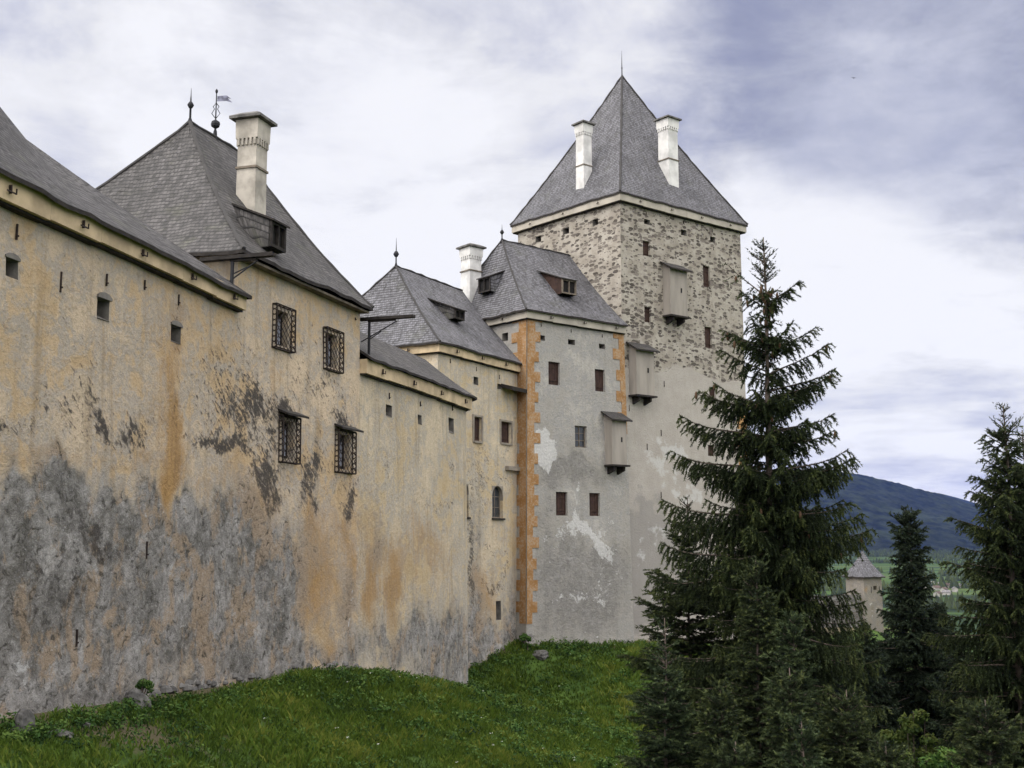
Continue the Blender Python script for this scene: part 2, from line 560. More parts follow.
def shingle_mat(name, colA, colB, moss=0.3, row=0.17, wid=0.11):
    m, nt = new_mat(name)
    uv = nt.uv()
    wob = nt.n('TexNoise')
    nt.put(wob.inputs['Vector'], uv)
    wob.inputs['Scale'].default_value = 1.3
    add = nt.n('VectorMath', operation='MULTIPLY_ADD')
    nt.put(add.inputs[0], wob.outputs['Color'])
    add.inputs[1].default_value = (0.05, 0.07, 0)
    nt.put(add.inputs[2], uv)
    br = nt.n('TexBrick')
    br.offset = 0.5
    nt.put(br.inputs['Vector'], add.outputs[0])
    br.inputs['Color1'].default_value = (0, 0, 0, 1)
    br.inputs['Color2'].default_value = (1, 1, 1, 1)
    br.inputs['Mortar'].default_value = (0, 0, 0, 1)
    br.inputs['Scale'].default_value = 1.0
    br.inputs['Mortar Size'].default_value = 0.012
    br.inputs['Mortar Smooth'].default_value = 0.3
    br.inputs['Brick Width'].default_value = wid
    br.inputs['Row Height'].default_value = row
    sepu = nt.n('SeparateXYZ')
    nt.put(sepu.inputs[0], add.outputs[0])
    saw = nt.math('FRACT', nt.math('DIVIDE', sepu.outputs[1], row))      # 0 at the butt of each course
    big = nt.noise(uv, 0.5, 6, 0.65)
    mid = nt.noise(nt.mapv(uv, (2.4, 1.0, 1)), 1.9, 6, 0.7)
    fine = nt.noise(nt.mapv(uv, (8, 3, 1)), 2.2, 4, 0.7)
    c = nt.mix(br.outputs[0], colA, colB)
    c = nt.mix(nt.math('MULTIPLY', nt.ramp(mid, 0.4, 0.66), 0.55), c, tuple(min(1, x * 1.45) for x in colB))
    c = nt.mix(nt.math('MULTIPLY', nt.ramp(fine, 0.52, 0.7), 0.55), c, tuple(x * 0.42 for x in colA))
    c = nt.mix(nt.math('MULTIPLY', nt.ramp(nt.noise(nt.mapv(uv, loc=(4, 4, 0)), 0.8, 6, 0.7), 0.52, 0.72), moss), c, (0.085, 0.088, 0.050))
    c = nt.mix(nt.math('MULTIPLY', nt.ramp(big, 0.4, 0.68), 0.4), c, tuple(x * 0.7 for x in colA))
    gap = nt.math('SUBTRACT', 1.0, nt.ramp(saw, 0.0, 0.40))
    c = nt.mix(nt.math('MULTIPLY', gap, 0.95), c, (0.012, 0.011, 0.011))
    h = nt.math('ADD', nt.math('MULTIPLY', nt.math('SUBTRACT', 1.0, saw), 1.0), nt.math('ADD', nt.math('MULTIPLY', br.outputs[0], 0.35), nt.math('MULTIPLY', fine, 0.4)))
    finish(nt, c, 0.75, h, 0.07, 1.0, spec=0.3)
    return m


M['shingle'] = shingle_mat('larch_shingles', (0.045, 0.043, 0.046), (0.160, 0.156, 0.172), 0.35, 0.17, 0.12)
M['shingle_old'] = shingle_mat('old_larch_shingles', (0.023, 0.021, 0.020), (0.092, 0.084, 0.083), 0.45, 0.19, 0.13)
M['shingle_near'] = shingle_mat('old_larch_shingles_near', (0.020, 0.018, 0.018), (0.090, 0.083, 0.085), 0.4, 0.24, 0.15)
M['white'] = simple_mat('limewash', (0.58, 0.565, 0.55), 0.9, 0.2, 1.4, bump=0.02)
M['limegrey'] = simple_mat('old_limewash', (0.38, 0.345, 0.30), 0.92, 0.3, 1.6, bump=0.03)
M['cream'] = simple_mat('cream_boards', (0.47, 0.365, 0.235), 0.9, 0.26, 1.5, bump=0.02)
M['cream_lt'] = simple_mat('pale_cornice', (0.36, 0.325, 0.275), 0.9, 0.16, 1.2, bump=0.02)
M['box'] = simple_mat('grey_boards', (0.27, 0.242, 0.212), 0.92, 0.13, 1.6, bump=0.02, stretch=(1.6, 1.6, 0.25))
M['darkwood'] = simple_mat('dark_timber', (0.024, 0.020, 0.018), 0.85, 0.4, 5, bump=0.02)  # albedo lowered because grazing sky light made the beams too bright
M['oldwood'] = simple_mat('weathered_timber', (0.14, 0.115, 0.09), 0.88, 0.35, 4, bump=0.02)
M['redwood'] = simple_mat('red_brown_shutter', (0.042, 0.023, 0.018), 0.8, 0.3, 4, bump=0.01)  # dark red-brown, lowered so the window openings look darker
M['iron'] = simple_mat('rusty_iron', (0.030, 0.021, 0.018), 0.75, 0.45, 12, bump=0.004)
M['darkiron'] = simple_mat('dark_iron', (0.020, 0.020, 0.024), 0.75, 0.3, 8, bump=0.004)
M['void'] = simple_mat('unlit_interior', (0.012, 0.011, 0.011), 0.95, 0.2)
M['reveal'] = simple_mat('window_margin', (0.36, 0.335, 0.30), 0.93, 0.2, 3, bump=0.02)
M['loop'] = simple_mat('loop_stone', (0.15, 0.138, 0.125), 0.93, 0.25, 4, bump=0.02)  # darker than the plaster; also lines the loop reveals
M['frame'] = simple_mat('stone_frame', (0.24, 0.21, 0.175), 0.9, 0.2, 3, bump=0.02)
M['curtain'] = simple_mat('lace_curtain', (0.26, 0.27, 0.32), 0.9, 0.25, 9)
M['bark'] = simple_mat('spruce_bark', (0.085, 0.066, 0.055), 0.9, 0.4, 9, bump=0.03)
M['cone'] = simple_mat('cone_scales', (0.075, 0.043, 0.024), 0.8, 0.4, 30, bump=0.01)
M['rock'] = simple_mat('grey_rock', (0.11, 0.105, 0.10), 0.93, 0.45, 3, bump=0.06)
M['flag'] = simple_mat('painted_vane', (0.18, 0.18, 0.24), 0.6, 0.5, 7)

gm, nt = new_mat('old_glass')
finish(nt, nt.mix(nt.noise(nt.obj(), 1.5, 3), (0.018, 0.02, 0.022), (0.05, 0.055, 0.062)), 0.18, nt.noise(nt.obj(), 6, 2), 0.01, 0.4, spec=0.5)
M['glass'] = gm


def leaf_mat(name, colA, colB, colC, trans=0.25, rough=0.75):
    """needles, leaves and blades: colour runs over the per-vertex value 'tone'"""
    m, nt = new_mat(name)
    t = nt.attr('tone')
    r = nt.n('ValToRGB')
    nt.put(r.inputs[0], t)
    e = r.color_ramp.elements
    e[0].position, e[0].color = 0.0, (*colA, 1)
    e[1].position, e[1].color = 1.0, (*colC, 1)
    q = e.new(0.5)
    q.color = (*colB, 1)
    d = nt.n('BsdfPrincipled')
    nt.put(d.inputs['Base Color'], r.outputs[0])
    d.inputs['Roughness'].default_value = rough
    d.inputs['Specular IOR Level'].default_value = 0.2
    tr = nt.n('BsdfTranslucent')
    nt.put(tr.inputs[0], r.outputs[0])
    mx = nt.n('MixShader')
    mx.inputs[0].default_value = trans
    nt.put(mx.inputs[1], d.outputs[0])
    nt.put(mx.inputs[2], tr.outputs[0])
    o = nt.n('OutputMaterial')
    nt.put(o.inputs[0], mx.outputs[0])
    return m


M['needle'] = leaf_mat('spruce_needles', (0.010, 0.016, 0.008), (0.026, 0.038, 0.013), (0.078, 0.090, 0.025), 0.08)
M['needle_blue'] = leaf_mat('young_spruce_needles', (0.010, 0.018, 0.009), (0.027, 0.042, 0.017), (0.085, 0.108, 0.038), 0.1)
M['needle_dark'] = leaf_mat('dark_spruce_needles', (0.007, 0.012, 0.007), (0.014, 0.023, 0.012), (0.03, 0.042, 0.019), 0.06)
M['blade'] = leaf_mat('meadow_grass', (0.026, 0.050, 0.009), (0.085, 0.140, 0.016), (0.215, 0.225, 0.042), 0.3)
M['herb'] = leaf_mat('meadow_herbs', (0.013, 0.032, 0.009), (0.040, 0.092, 0.018), (0.105, 0.165, 0.034), 0.25)
M['bushleaf'] = leaf_mat('shrub_leaves', (0.022, 0.042, 0.010), (0.052, 0.082, 0.016), (0.105, 0.125, 0.028), 0.3)
M['flower'] = simple_mat('white_umbels', (0.6, 0.6, 0.52), 0.9, 0.2, 5)


# ------------------------------------------------------------------ wall builder
def smooth_noise(u, z, seed):
    s = seed * 1.7
    return (np.sin(u * 0.9 + 1.3 * s) * np.cos(z * 1.1 + s) + 0.6 * np.sin(u * 2.3 + z * 1.3 + 2 * s)
            + 0.5 * np.sin(z * 3.1 - u * 1.7 + 3 * s) + 0.35 * np.sin(u * 5.3 + 2.1 * z + s)) / 2.4


class Block:
    """a closed building body on a footprint (counter-clockwise corners); edge 0 runs from corner 0 to corner 1"""

    def __init__(self, corners, zt, zb, batter=0.0, miters=None, zref=None):
        self.c = [Vector((p[0], p[1])) for p in corners]
        n = len(self.c)
        self.zt, self.zb, self.b = zt, zb, batter
        self.zr = zt if zref is None else zref      # height at which the battered faces stand over the footprint
        self.d, self.nrm, self.L = [], [], []
        for i in range(n):
            e = self.c[(i + 1) % n] - self.c[i]
            self.L.append(e.length)
            e.normalize()
            self.d.append(e)
            self.nrm.append(Vector((e.y, -e.x)))
        self.mi = []
        for i in range(n):
            a, b = self.nrm[i - 1], self.nrm[i]
            self.mi.append((a + b) / (1 + a.dot(b)))
        if miters:
            for k, v in miters.items():
                self.mi[k] = Vector(v)
        self.holes = {i: [] for i in range(n)}
        self.stains = {i: [] for i in range(n)}

    def corner(self, i, z):
        i %= len(self.c)
        return self.c[i] + self.mi[i] * (self.b * (self.zr - z))

    def P(self, e, u, z, off=0.0):
        t = u / self.L[e]
        a, b = self.corner(e, z), self.corner(e + 1, z)
        p = a.lerp(b, t) + self.nrm[e] * off
        return Vector((p.x, p.y, z))

    def uz(self, e, px, py):
        """where the sight line of a photo pixel meets the wall face: metres along it and height"""
        d = cam_ray(px, py)
        n = self.nrm[e]
        c0 = n.dot(self.c[e])
        t = (c0 + self.b * self.zr) / (n.x * d.x + n.y * d.y + self.b * d.z)
        p = d * t
        a, b = self.corner(e, p.z), self.corner(e + 1, p.z)
        k = b - a
        return (Vector((p.x, p.y)) - a).dot(k) / k.length_squared * self.L[e], p.z

    def rect(self, e, x0, y0, x1, y1):
        """wall rectangle around a photo rectangle (its middle lines give the extent)"""
        xm, ym = (x0 + x1) / 2, (y0 + y1) / 2
        u0, u1 = self.uz(e, x0, ym)[0], self.uz(e, x1, ym)[0]
        z1, z0 = self.uz(e, xm, y0)[1], self.uz(e, xm, y1)[1]
        return u0, u1, z0, z1

    def hole(self, e, r, depth=0.3, mi=1):
        self.holes[e].append((*r, depth, mi))

    def stain(self, e, kind, px, py, rx, ry, s):
        u, z = self.uz(e, px, py)
        ru = abs(self.uz(e, px + rx, py)[0] - self.uz(e, px - rx, py)[0]) / 2
        rz = abs(self.uz(e, px, py + ry)[1] - self.uz(e, px, py - ry)[1]) / 2
        self.stains[e].append((kind, u, z, ru, rz, s))

    def build(self, parent, mats, res=None, extra=None, seed=1.0, rough=0.03, name='wall', uo=0.0):
        res = res or {}
        V, Fq, UV, MI = [], [], [], []
        A = {k: [] for k in ('low', 'rust', 'dark', 'pale', 'rub')}
        base = 0
        for e in range(len(self.c)):
            L = self.L[e]
            h = res.get(e, 3.0)
            us = set(np.round(np.linspace(0, L, max(2, int(L / h) + 1)), 4))
            zs = set(np.round(np.linspace(self.zb, self.zt, max(2, int((self.zt - self.zb) / h) + 1)), 4))
            for q in self.holes[e]:
                us = {u for u in us if min(abs(u - q[0]), abs(u - q[1])) > 0.03} | {round(q[0], 4), round(q[1], 4)}
                zs = {z for z in zs if min(abs(z - q[2]), abs(z - q[3])) > 0.03} | {round(q[2], 4), round(q[3], 4)}
            us, zs = np.array(sorted(us)), np.array(sorted(zs))
            nu, nz = len(us), len(zs)
            Z, U = np.meshgrid(zs, us, indexing='ij')
            T = U / L
            ca = np.array(self.c[e])[None, None] + np.array(self.mi[e])[None, None] * (self.b * (self.zr - Z))[..., None]
            k2 = (e + 1) % len(self.c)
            cb = np.array(self.c[k2])[None, None] + np.array(self.mi[k2])[None, None] * (self.b * (self.zr - Z))[..., None]
            XY = ca * (1 - T[..., None]) + cb * T[..., None]
            if h < 1:
                fade = np.clip(np.minimum(U, L - U) / 0.5, 0, 1)
                XY = XY + np.array(self.nrm[e])[None, None] * (rough * fade * smooth_noise(U, Z, seed + e))[..., None]
            pts = np.dstack([XY, Z]).reshape(-1, 3)
            V.append(pts)
            at = {k: np.zeros_like(U) for k in A}
            # stains wander: bend the coordinates before laying them down
            Ua = U + uo
            WU = 0.20 * np.sin(1.9 * Z + 1.1 * np.sin(1.3 * Ua)) + 0.11 * np.sin(4.3 * Z + 2.7 * Ua + 1) + 0.06 * np.sin(9.1 * Z - 5.3 * Ua) + 0.04 * np.sin(15.7 * Z + 11 * Ua)
            WZ = 0.30 * np.sin(1.5 * Ua + 0.8 * np.sin(1.1 * Z)) + 0.20 * np.sin(3.7 * Ua + 1.9 * Z + 2) + 0.12 * np.sin(8.3 * Ua + 2.2 * Z) + 0.07 * np.sin(17.0 * Ua - 5 * Z)
            for kind, su, sz_, ru, rz, s in self.stains[e]:
                ku, kz = min(1.0, ru / 0.45), min(1.0, rz / 0.5)
                q = np.exp(-(((U + WU * ku - su) / ru) ** 2 + ((Z + WZ * kz - sz_) / rz) ** 2))
                at[kind] += s * q
            if extra:
                extra(e, U, Z, at)
            for k in A:
                A[k].append(at[k].ravel())
            inside = np.zeros((nz - 1, nu - 1), bool)
            for q in self.holes[e]:
                um, zm = (us[:-1] + us[1:]) / 2, (zs[:-1] + zs[1:]) / 2
                inside |= ((zm > q[2]) & (zm < q[3]))[:, None] & ((um > q[0]) & (um < q[1]))[None]
            uvp = np.dstack([U + uo, Z]).reshape(-1, 2)
            for j in range(nz - 1):
                for i in range(nu - 1):
                    if inside[j, i]:
                        continue
                    ids = (j * nu + i, j * nu + i + 1, (j + 1) * nu + i + 1, (j + 1) * nu + i)
                    Fq.append([base + k for k in ids])
                    UV.append([uvp[k] for k in ids])
                    MI.append(0)
            base += len(pts)
            # reveals and the dark behind each opening
            for q in self.holes[e]:
                i0, i1 = np.argmin(abs(us - q[0])), np.argmin(abs(us - q[1]))
                j0, j1 = np.argmin(abs(zs - q[2])), np.argmin(abs(zs - q[3]))
                ring = [(j0, i) for i in range(i0, i1)] + [(j, i1) for j in range(j0, j1)] + [(j1, i) for i in range(i1, i0, -1)] + [(j, i0) for j in range(j1, j0, -1)]
                fr = np.array([pts[j * nu + i] for j, i in ring])
                n3 = np.array((*self.nrm[e], 0))
                bk = fr - n3 * q[4]
                m = len(ring)
                V += [fr, bk]
                for k in A:
                    A[k].append(np.concatenate([[at[k].ravel()[j * nu + i] for j, i in ring]] * 2))
                ruv = np.array([uvp[j * nu + i] for j, i in ring])
                for k in range(m):
                    k1 = (k + 1) % m
                    Fq.append([base + k, base + k1, base + m + k1, base + m + k][::-1])
                    UV.append([ruv[k], ruv[k1], ruv[k1] + 0.1, ruv[k] + 0.1][::-1])
                    MI.append(2 if (q[4] > .35 and len(mats) > 2) else 0)
                Fq.append([base + m + k for k in range(m)])
                UV.append([ruv[k] for k in range(m)])
                MI.append(q[5])
                base += 2 * m
            uo += L + 3.7
        # lid
        n = len(self.c)
        lid = [(*self.corner(i, self.zt), self.zt - 0.004) for i in range(n)]
        V.append(np.array(lid))
        for k in A:
            A[k].append(np.zeros(n))
        Fq.append([base + i for i in range(n)])
        UV.append([(0, 0)] * n)
        MI.append(0)
        V = np.concatenate(V)
        me = bpy.data.meshes.new(name)
        me.from_pydata(V.tolist(), [], Fq)
        for m_ in mats:
            me.materials.append(m_)
        me.polygons.foreach_set('material_index', MI)
        lay = me.uv_layers.new(name="UVMap")
        lay.data.foreach_set('uv', np.concatenate([np.array(q, float) for q in UV]).ravel())
        for k in A:
            a_ = me.attributes.new(k, 'FLOAT', 'POINT')
            a_.data.foreach_set('value', np.concatenate(A[k]).astype(np.float32))
        me.update()
        return link(bpy.data.objects.new(name, me), parent)


def roof(name, parent, faces, mat, thick=0.16, sag=0.03, res=0.7, bell=0.0, under=None, seed=0):
    """faces: list of (e0, e1, r1, r0, eave_edge?) quads in 3D (r1 may equal r0); shingled top, timber underside and eave board"""
    V, Fq, UV, MI = [], [], [], []
    for e0, e1, r1, r0 in faces:
        e0, e1, r1, r0 = (np.array(p, float) for p in (e0, e1, r1, r0))
        L = np.linalg.norm(e1 - e0)
        H = np.linalg.norm((r0 + r1) / 2 - (e0 + e1) / 2)
        nu, nv = max(2, int(L / res) + 1), max(2, int(H / res) + 1)
        s, v = np.meshgrid(np.linspace(0, 1, nu), np.linspace(0, 1, nv))
        lo = e0[None, None] * (1 - s[..., None]) + e1[None, None] * s[..., None]
        hi = r0[None, None] * (1 - s[..., None]) + r1[None, None] * s[..., None]
        P = lo * (1 - v[..., None]) + hi * v[..., None]
        fz = (1 - bell) * v + bell * v * v
        P[..., 2] = lo[..., 2] * (1 - fz) + hi[..., 2] * fz
        ed = (e1 - e0) / L
        U = ((P - e0) * ed).sum(-1)
        # shared seam lines stay put, the field between them sags a little
        wob = smooth_noise(U * 0.7 + seed, v * H * 0.7, seed + 0.3) * sag
        P[..., 2] += wob * np.clip(np.minimum(s, 1 - s) * 6, 0, 1) * np.clip(np.minimum(v + 0.15, 1 - v) * 5, 0, 1)
        jit = np.random.default_rng(int(seed * 10) + nu)
        P[0, 1:-1, 2] += jit.normal(0, 0.018, nu - 2)
        P[1:-1, 1:-1, 2] += jit.normal(0, 0.010, (nv - 2, nu - 2)) if nv > 2 and nu > 2 else 0
        b = len(V)
        top = P.reshape(-1, 3)
        V += top.tolist()
        uvp = np.dstack([U, v * H]).reshape(-1, 2) + seed * 3.3
        for j in range(nv - 1):
            for i in range(nu - 1):
                ids = [j * nu + i, j * nu + i + 1, (j + 1) * nu + i + 1, (j + 1) * nu + i]
                Fq.append([b + k for k in ids])
                UV.append([uvp[k] for k in ids])
                MI.append(0)
        # underside
        b2 = len(V)
        low = top.copy()
        low[:, 2] -= thick
        V += low.tolist()
        for j in range(nv - 1):
            for i in range(nu - 1):
                ids = [j * nu + i, (j + 1) * nu + i, (j + 1) * nu + i + 1, j * nu + i + 1]
                Fq.append([b2 + k for k in ids])
                UV.append([(0, 0)] * 4)
                MI.append(1)
        for i in range(nu - 1):
            Fq.append([b2 + i, b2 + i + 1, b + i + 1, b + i])
            UV.append([(0, 0)] * 4)
            MI.append(1)
        for i in (0, nu - 1):
            for j in range(nv - 1):
                Fq.append([b2 + j * nu + i, b2 + (j + 1) * nu + i, b + (j + 1) * nu + i, b + j * nu + i])
                UV.append([(0, 0)] * 4)
                MI.append(1)
    me = bpy.data.meshes.new(name)
    me.from_pydata(V, [], Fq)
    me.materials.append(mat)
    me.materials.append(under or M['darkwood'])
    me.polygons.foreach_set('material_index', MI)
    lay = me.uv_layers.new(name="UVMap")
    lay.data.foreach_set('uv', np.concatenate([np.array(q, float) for q in UV]).ravel())
    me.update()
    return link(bpy.data.objects.new(name, me), parent)


def ridge_caps(parent, lines, bell, r=0.06, name='ridge_cap'):
    """a roll of doubled shingles along each hip and ridge, following the curve of the roof"""
    mb = MB()
    for k, (a, b) in enumerate(lines):
        a, b = Vector(a), Vector(b)
        n = max(4, int((b - a).length / 0.45))
        pts = []
        for i in range(n + 1):
            v = i / n
            f = (1 - bell) * v + bell * v * v
            p = a.lerp(b, v)
            p.z = a.z + (b.z - a.z) * f + 0.018 * math.sin(i * 2.3 + k) + 0.012 * math.sin(i * 5.1)
            pts.append(p + Vector((0, 0, 0.01)))
        mb.tube(pts, [r * (1 + 0.22 * math.sin(i * 3.7 + k)) for i in range(n + 1)], 6)
    return mb.build(name, M['shingle_old'], parent)


def v3(p, z):
    return Vector((p[0], p[1], z))


def offset_poly(blk, o, z=None):
    z = blk.zt if z is None else z
    return [blk.corner(i, z) + blk.mi[i] * o for i in range(len(blk.c))]


def solve_along(P0, d, n, half, px, py):
    """distance h along d (from P0 - n*half) at which the point lies on the photo column px; returns h, point, z"""
    k = cam_ray(px, py)
    r = k.x / k.y
    q = P0 - n * half
    h = (r * q.y - q.x) / (d.x - r * d.y)
    p = q + d * h
    return h, p, p.y * k.z / k.y


def plane_hit(px, py, a, b, c):
    n = (b - a).cross(c - a)
    d = cam_ray(px, py)
    return d * (n.dot(a) / n.dot(d))


# ------------------------------------------------------------------ small parts
def window(blk, e, r, parent, kind, depth=0.3, wood='oldwood', name='window'):
    """a window set into the opening r = (u0,u1,z0,z1); kind 'shutter', 'glass'"""
    u0, u1, z0, z1 = r
    t = 0.06
    fr = MB()
    dp = -depth + 0.07
    n = Vector((*blk.nrm[e], 0))
    ax = Vector((*blk.d[e], 0))
    for (a, b, c, d) in ((u0, u0 + t, z0, z1), (u1 - t, u1, z0, z1), (u0 + t, u1 - t, z0, z0 + t), (u0 + t, u1 - t, z1 - t, z1)):
        p = blk.P(e, (a + b) / 2, (c + d) / 2, dp)
        fr.box(p, ax * (b - a) / 2 * 0.98, n * 0.04, Vector((0, 0, (d - c) / 2 * 0.98)))
    if kind == 'glass':
        um = (u0 + u1) / 2
        p = blk.P(e, um, (z0 + z1) / 2, dp)
        fr.box(p, ax * 0.022, n * 0.025, Vector((0, 0, (z1 - z0) / 2 - t)))
        for k in (1 / 3, 2 / 3):
            p = blk.P(e, um, z0 + (z1 - z0) * k, dp)
            fr.box(p, ax * ((u1 - u0) / 2 - t), n * 0.02, Vector((0, 0, 0.016)))
    w = fr.build(name, M[wood] if kind == 'glass' else M['redwood'], parent)
    pn = MB()
    um, zm = (u0 + u1) / 2, (z0 + z1) / 2
    if kind == 'glass':
        pn.box(blk.P(e, um, zm, dp - 0.015), ax * ((u1 - u0) / 2 - t), n * 0.008, Vector((0, 0, (z1 - z0) / 2 - t)))
        pn.build('pane', M['glass'], w)
    else:
        k = 4
        wd = (u1 - u0 - 2 * t) / k
        for i in range(k):
            pn.box(blk.P(e, u0 + t + wd * (i + 0.5), zm, dp - 0.01 + 0.006 * (i % 2)), ax * wd * 0.48, n * 0.012, Vector((0, 0, (z1 - z0) / 2 - t)))
        for f_ in (0.22, 0.78):
            pn.box(blk.P(e, um, z0 + (z1 - z0) * f_, dp + 0.02), ax * ((u1 - u0) / 2 - t - 0.02), n * 0.012, Vector((0, 0, 0.045)))
        pn.build('shutter', M['redwood'], w)
    return w


def surround(blk, e, r, parent, w=0.10, proud=0.025, mat='frame', name='window_surround'):
    u0, u1, z0, z1 = r
    mb = MB()
    n = Vector((*blk.nrm[e], 0))
    ax = Vector((*blk.d[e], 0))
    for (a, b, c, d, pr) in ((u0 - w, u0 - .003, z0 - w, z1 + w, proud), (u1 + .003, u1 + w, z0 - w, z1 + w, proud), (u0 - .003, u1 + .003, z0 - w * 1.1, z0 - .003, proud + 0.03), (u0 - .003, u1 + .003, z1 + .003, z1 + w, proud)):
        mb.box(blk.P(e, (a + b) / 2, (c + d) / 2, pr / 2), ax * (b - a) / 2, n * (pr / 2 + 0.04), Vector((0, 0, (d - c) / 2)))
    return mb.build(name, M[mat], parent)


def loophole(blk, e, r, parent, cap=True):
    """small gun loop: stone lintel, sloping sill"""
    u0, u1, z0, z1 = r
    n = Vector((*blk.nrm[e], 0))
    ax = Vector((*blk.d[e], 0))
    mb = MB()
    h = z1 - z0
    # sloping sill inside the opening
    a = [blk.P(e, u0, z0, 0.01), blk.P(e, u1, z0, 0.01), blk.P(e, u1, z0 + h * 0.40, -0.34), blk.P(e, u0, z0 + h * 0.40, -0.34), blk.P(e, u0, z0, -0.34), blk.P(e, u1, z0, -0.34)]
    mb.add(a, [(0, 1, 2, 3), (0, 3, 4), (1, 5, 2)])
    if cap:
        um = (u0 + u1) / 2
        w = (u1 - u0) / 2 + 0.03
        prof = [(-w, 0), (w, 0), (w, h * .12), (w * .6, h * .26), (0, h * .32), (-w * .6, h * .26), (-w, h * .12)]
        f0 = [blk.P(e, um + x, z1 + y, 0.035) for x, y in prof]
        f1 = [blk.P(e, um + x, z1 + y, -0.05) for x, y in prof]
        m = len(prof)
        mb.add(f0 + f1, [tuple(range(m))] + [(k, k + m, (k + 1) % m + m, (k + 1) % m) for k in range(m)])
    return mb.build('loophole', M['loop'], parent)


def iron_pin(blk, e, px, py, ln, parent, off=0.0, name='iron_anchor'):
    u, z = blk.uz(e, px, py)
    ax = Vector((*blk.d[e], 0))
    n = Vector((*blk.nrm[e], 0))
    mb = MB()
    mb.box(blk.P(e, u, z, off + 0.02), ax * 0.013, n * 0.018, Vector((0, 0, ln * 0.38)))
    mb.box(blk.P(e, u, z - ln * 0.2, off + 0.035), ax * 0.012, n * 0.03, Vector((0, 0, 0.014)))
    return mb.build(name, M['iron'], parent)


def gutter_hook(p, ax, n, parent, s=1.0):
    mb = MB()
    mb.box(p + n * 0.03, ax * 0.012 * s, n * 0.03, Vector((0, 0, 0.09 * s)))
    mb.box(p + n * 0.06 + Vector((0, 0, -0.06 * s)), ax * 0.15 * s, n * 0.012, Vector((0, 0, 0.012)))
    mb.box(p + n * 0.065 + ax * 0.14 * s + Vector((0, 0, -0.01 * s)), ax * 0.01, n * 0.01, Vector((0, 0, 0.06 * s)))
    return mb.build('iron_hook', M['iron'], parent)


def grille(blk, e, r, parent, bulge=0.22, canopy=False):
    """wrought-iron cage standing off the wall in front of a window"""
    u0, u1, z0, z1 = r
    ax = Vector((*blk.d[e], 0))
    n = Vector((*blk.nrm[e], 0))
    Z = Vector((0, 0, 1))
    mb = MB()

    def bar(p, q, w=0.016):
        p, q = Vector(p), Vector(q)
        mb.tube([p, q], w, 4)
    c = [(u0, z0), (u1, z0), (u1, z1), (u0, z1)]
    for o in (bulge, 0.01):
        for k in range(4):
            bar(blk.P(e, *c[k], o), blk.P(e, *c[(k + 1) % 4], o), 0.022)
    for k in range(4):
        bar(blk.P(e, *c[k], 0), blk.P(e, *c[k], bulge), 0.02)
    # diagonal lattice in front
    w, h = u1 - u0, z1 - z0
    stp = w / 5.0
    k = -int(h / stp) - 1
    while k * stp < w:
        for sgn in (1, -1):
            a0 = k * stp
            ta, tb = max(0, -a0), min(h, w - a0)
            if tb - ta > 0.02:
                if sgn == 1:
                    bar(blk.P(e, u0 + a0 + ta, z0 + ta, bulge), blk.P(e, u0 + a0 + tb, z0 + tb, bulge), 0.011)
                else:
                    bar(blk.P(e, u1 - a0 - ta, z0 + ta, bulge + 0.012), blk.P(e, u1 - a0 - tb, z0 + tb, bulge + 0.012), 0.011)
        k += 1
    # scrolled side cheeks
    m = 8
    for uu in (u0, u1):
        for k in range(m):
            zc = z0 + h * (k + 0.5) / m
            ring = [blk.P(e, uu, zc + math.sin(t) * h / m * 0.48, bulge * (0.5 + 0.45 * math.cos(t))) for t in np.linspace(0, 2 * math.pi, 9)]
            mb.tube(ring, 0.013, 4, cap=False)
    m = 4
    for k in range(m):
        uc = u0 + w * (k + 0.5) / m
        ring = [blk.P(e, uc + math.sin(t) * w / m * 0.48, z1, bulge * (0.5 + 0.45 * math.cos(t))) for t in np.linspace(0, 2 * math.pi, 9)]
        mb.tube(ring, 0.013, 4, cap=False)
    return mb.build('iron_grille', M['iron'], parent)


def lean_canopy(blk, e, u0, u1, z, out, drop, parent, mat='shingle_old', name='canopy', thick=0.06):
    """small lean-to roof slab against a wall"""
    mb = MB()
    a = [blk.P(e, u0, z, -0.05), blk.P(e, u1, z, -0.05), blk.P(e, u1 + 0.05, z - drop, out), blk.P(e, u0 - 0.05, z - drop, out)]
    lo = [p - Vector((0, 0, thick)) for p in a]
    w = u1 - u0
    uv = [(0, drop + out), (w, drop + out), (w, 0), (0, 0)]
    mb.add(a + lo, [(3, 2, 1, 0)], 0, [[uv[3], uv[2], uv[1], uv[0]]])
    mb.add(a + lo, [(4, 5, 6, 7), (3, 7, 6, 2), (0, 4, 7, 3), (2, 6, 5, 1)], 1)
    return mb.build(name, [M[mat], M['darkwood']], parent)


def finial(p, h, ball, parent, name='finial', ballz=0.45):
    mb = MB()
    mb.lathe(p, [(0.09, -0.25), (0.07, 0.05), (0.038, h * 0.12), (0.035, h * ballz - ball), (ball * 0.5, h * ballz - ball * 0.9), (ball, h * ballz), (ball * 0.5, h * ballz + ball * 0.9), (0.03, h * ballz + ball * 1.1), (0.014, h * 0.8), (0.006, h)], 10)
    return mb.build(name, M['darkiron'], parent, smooth=True)


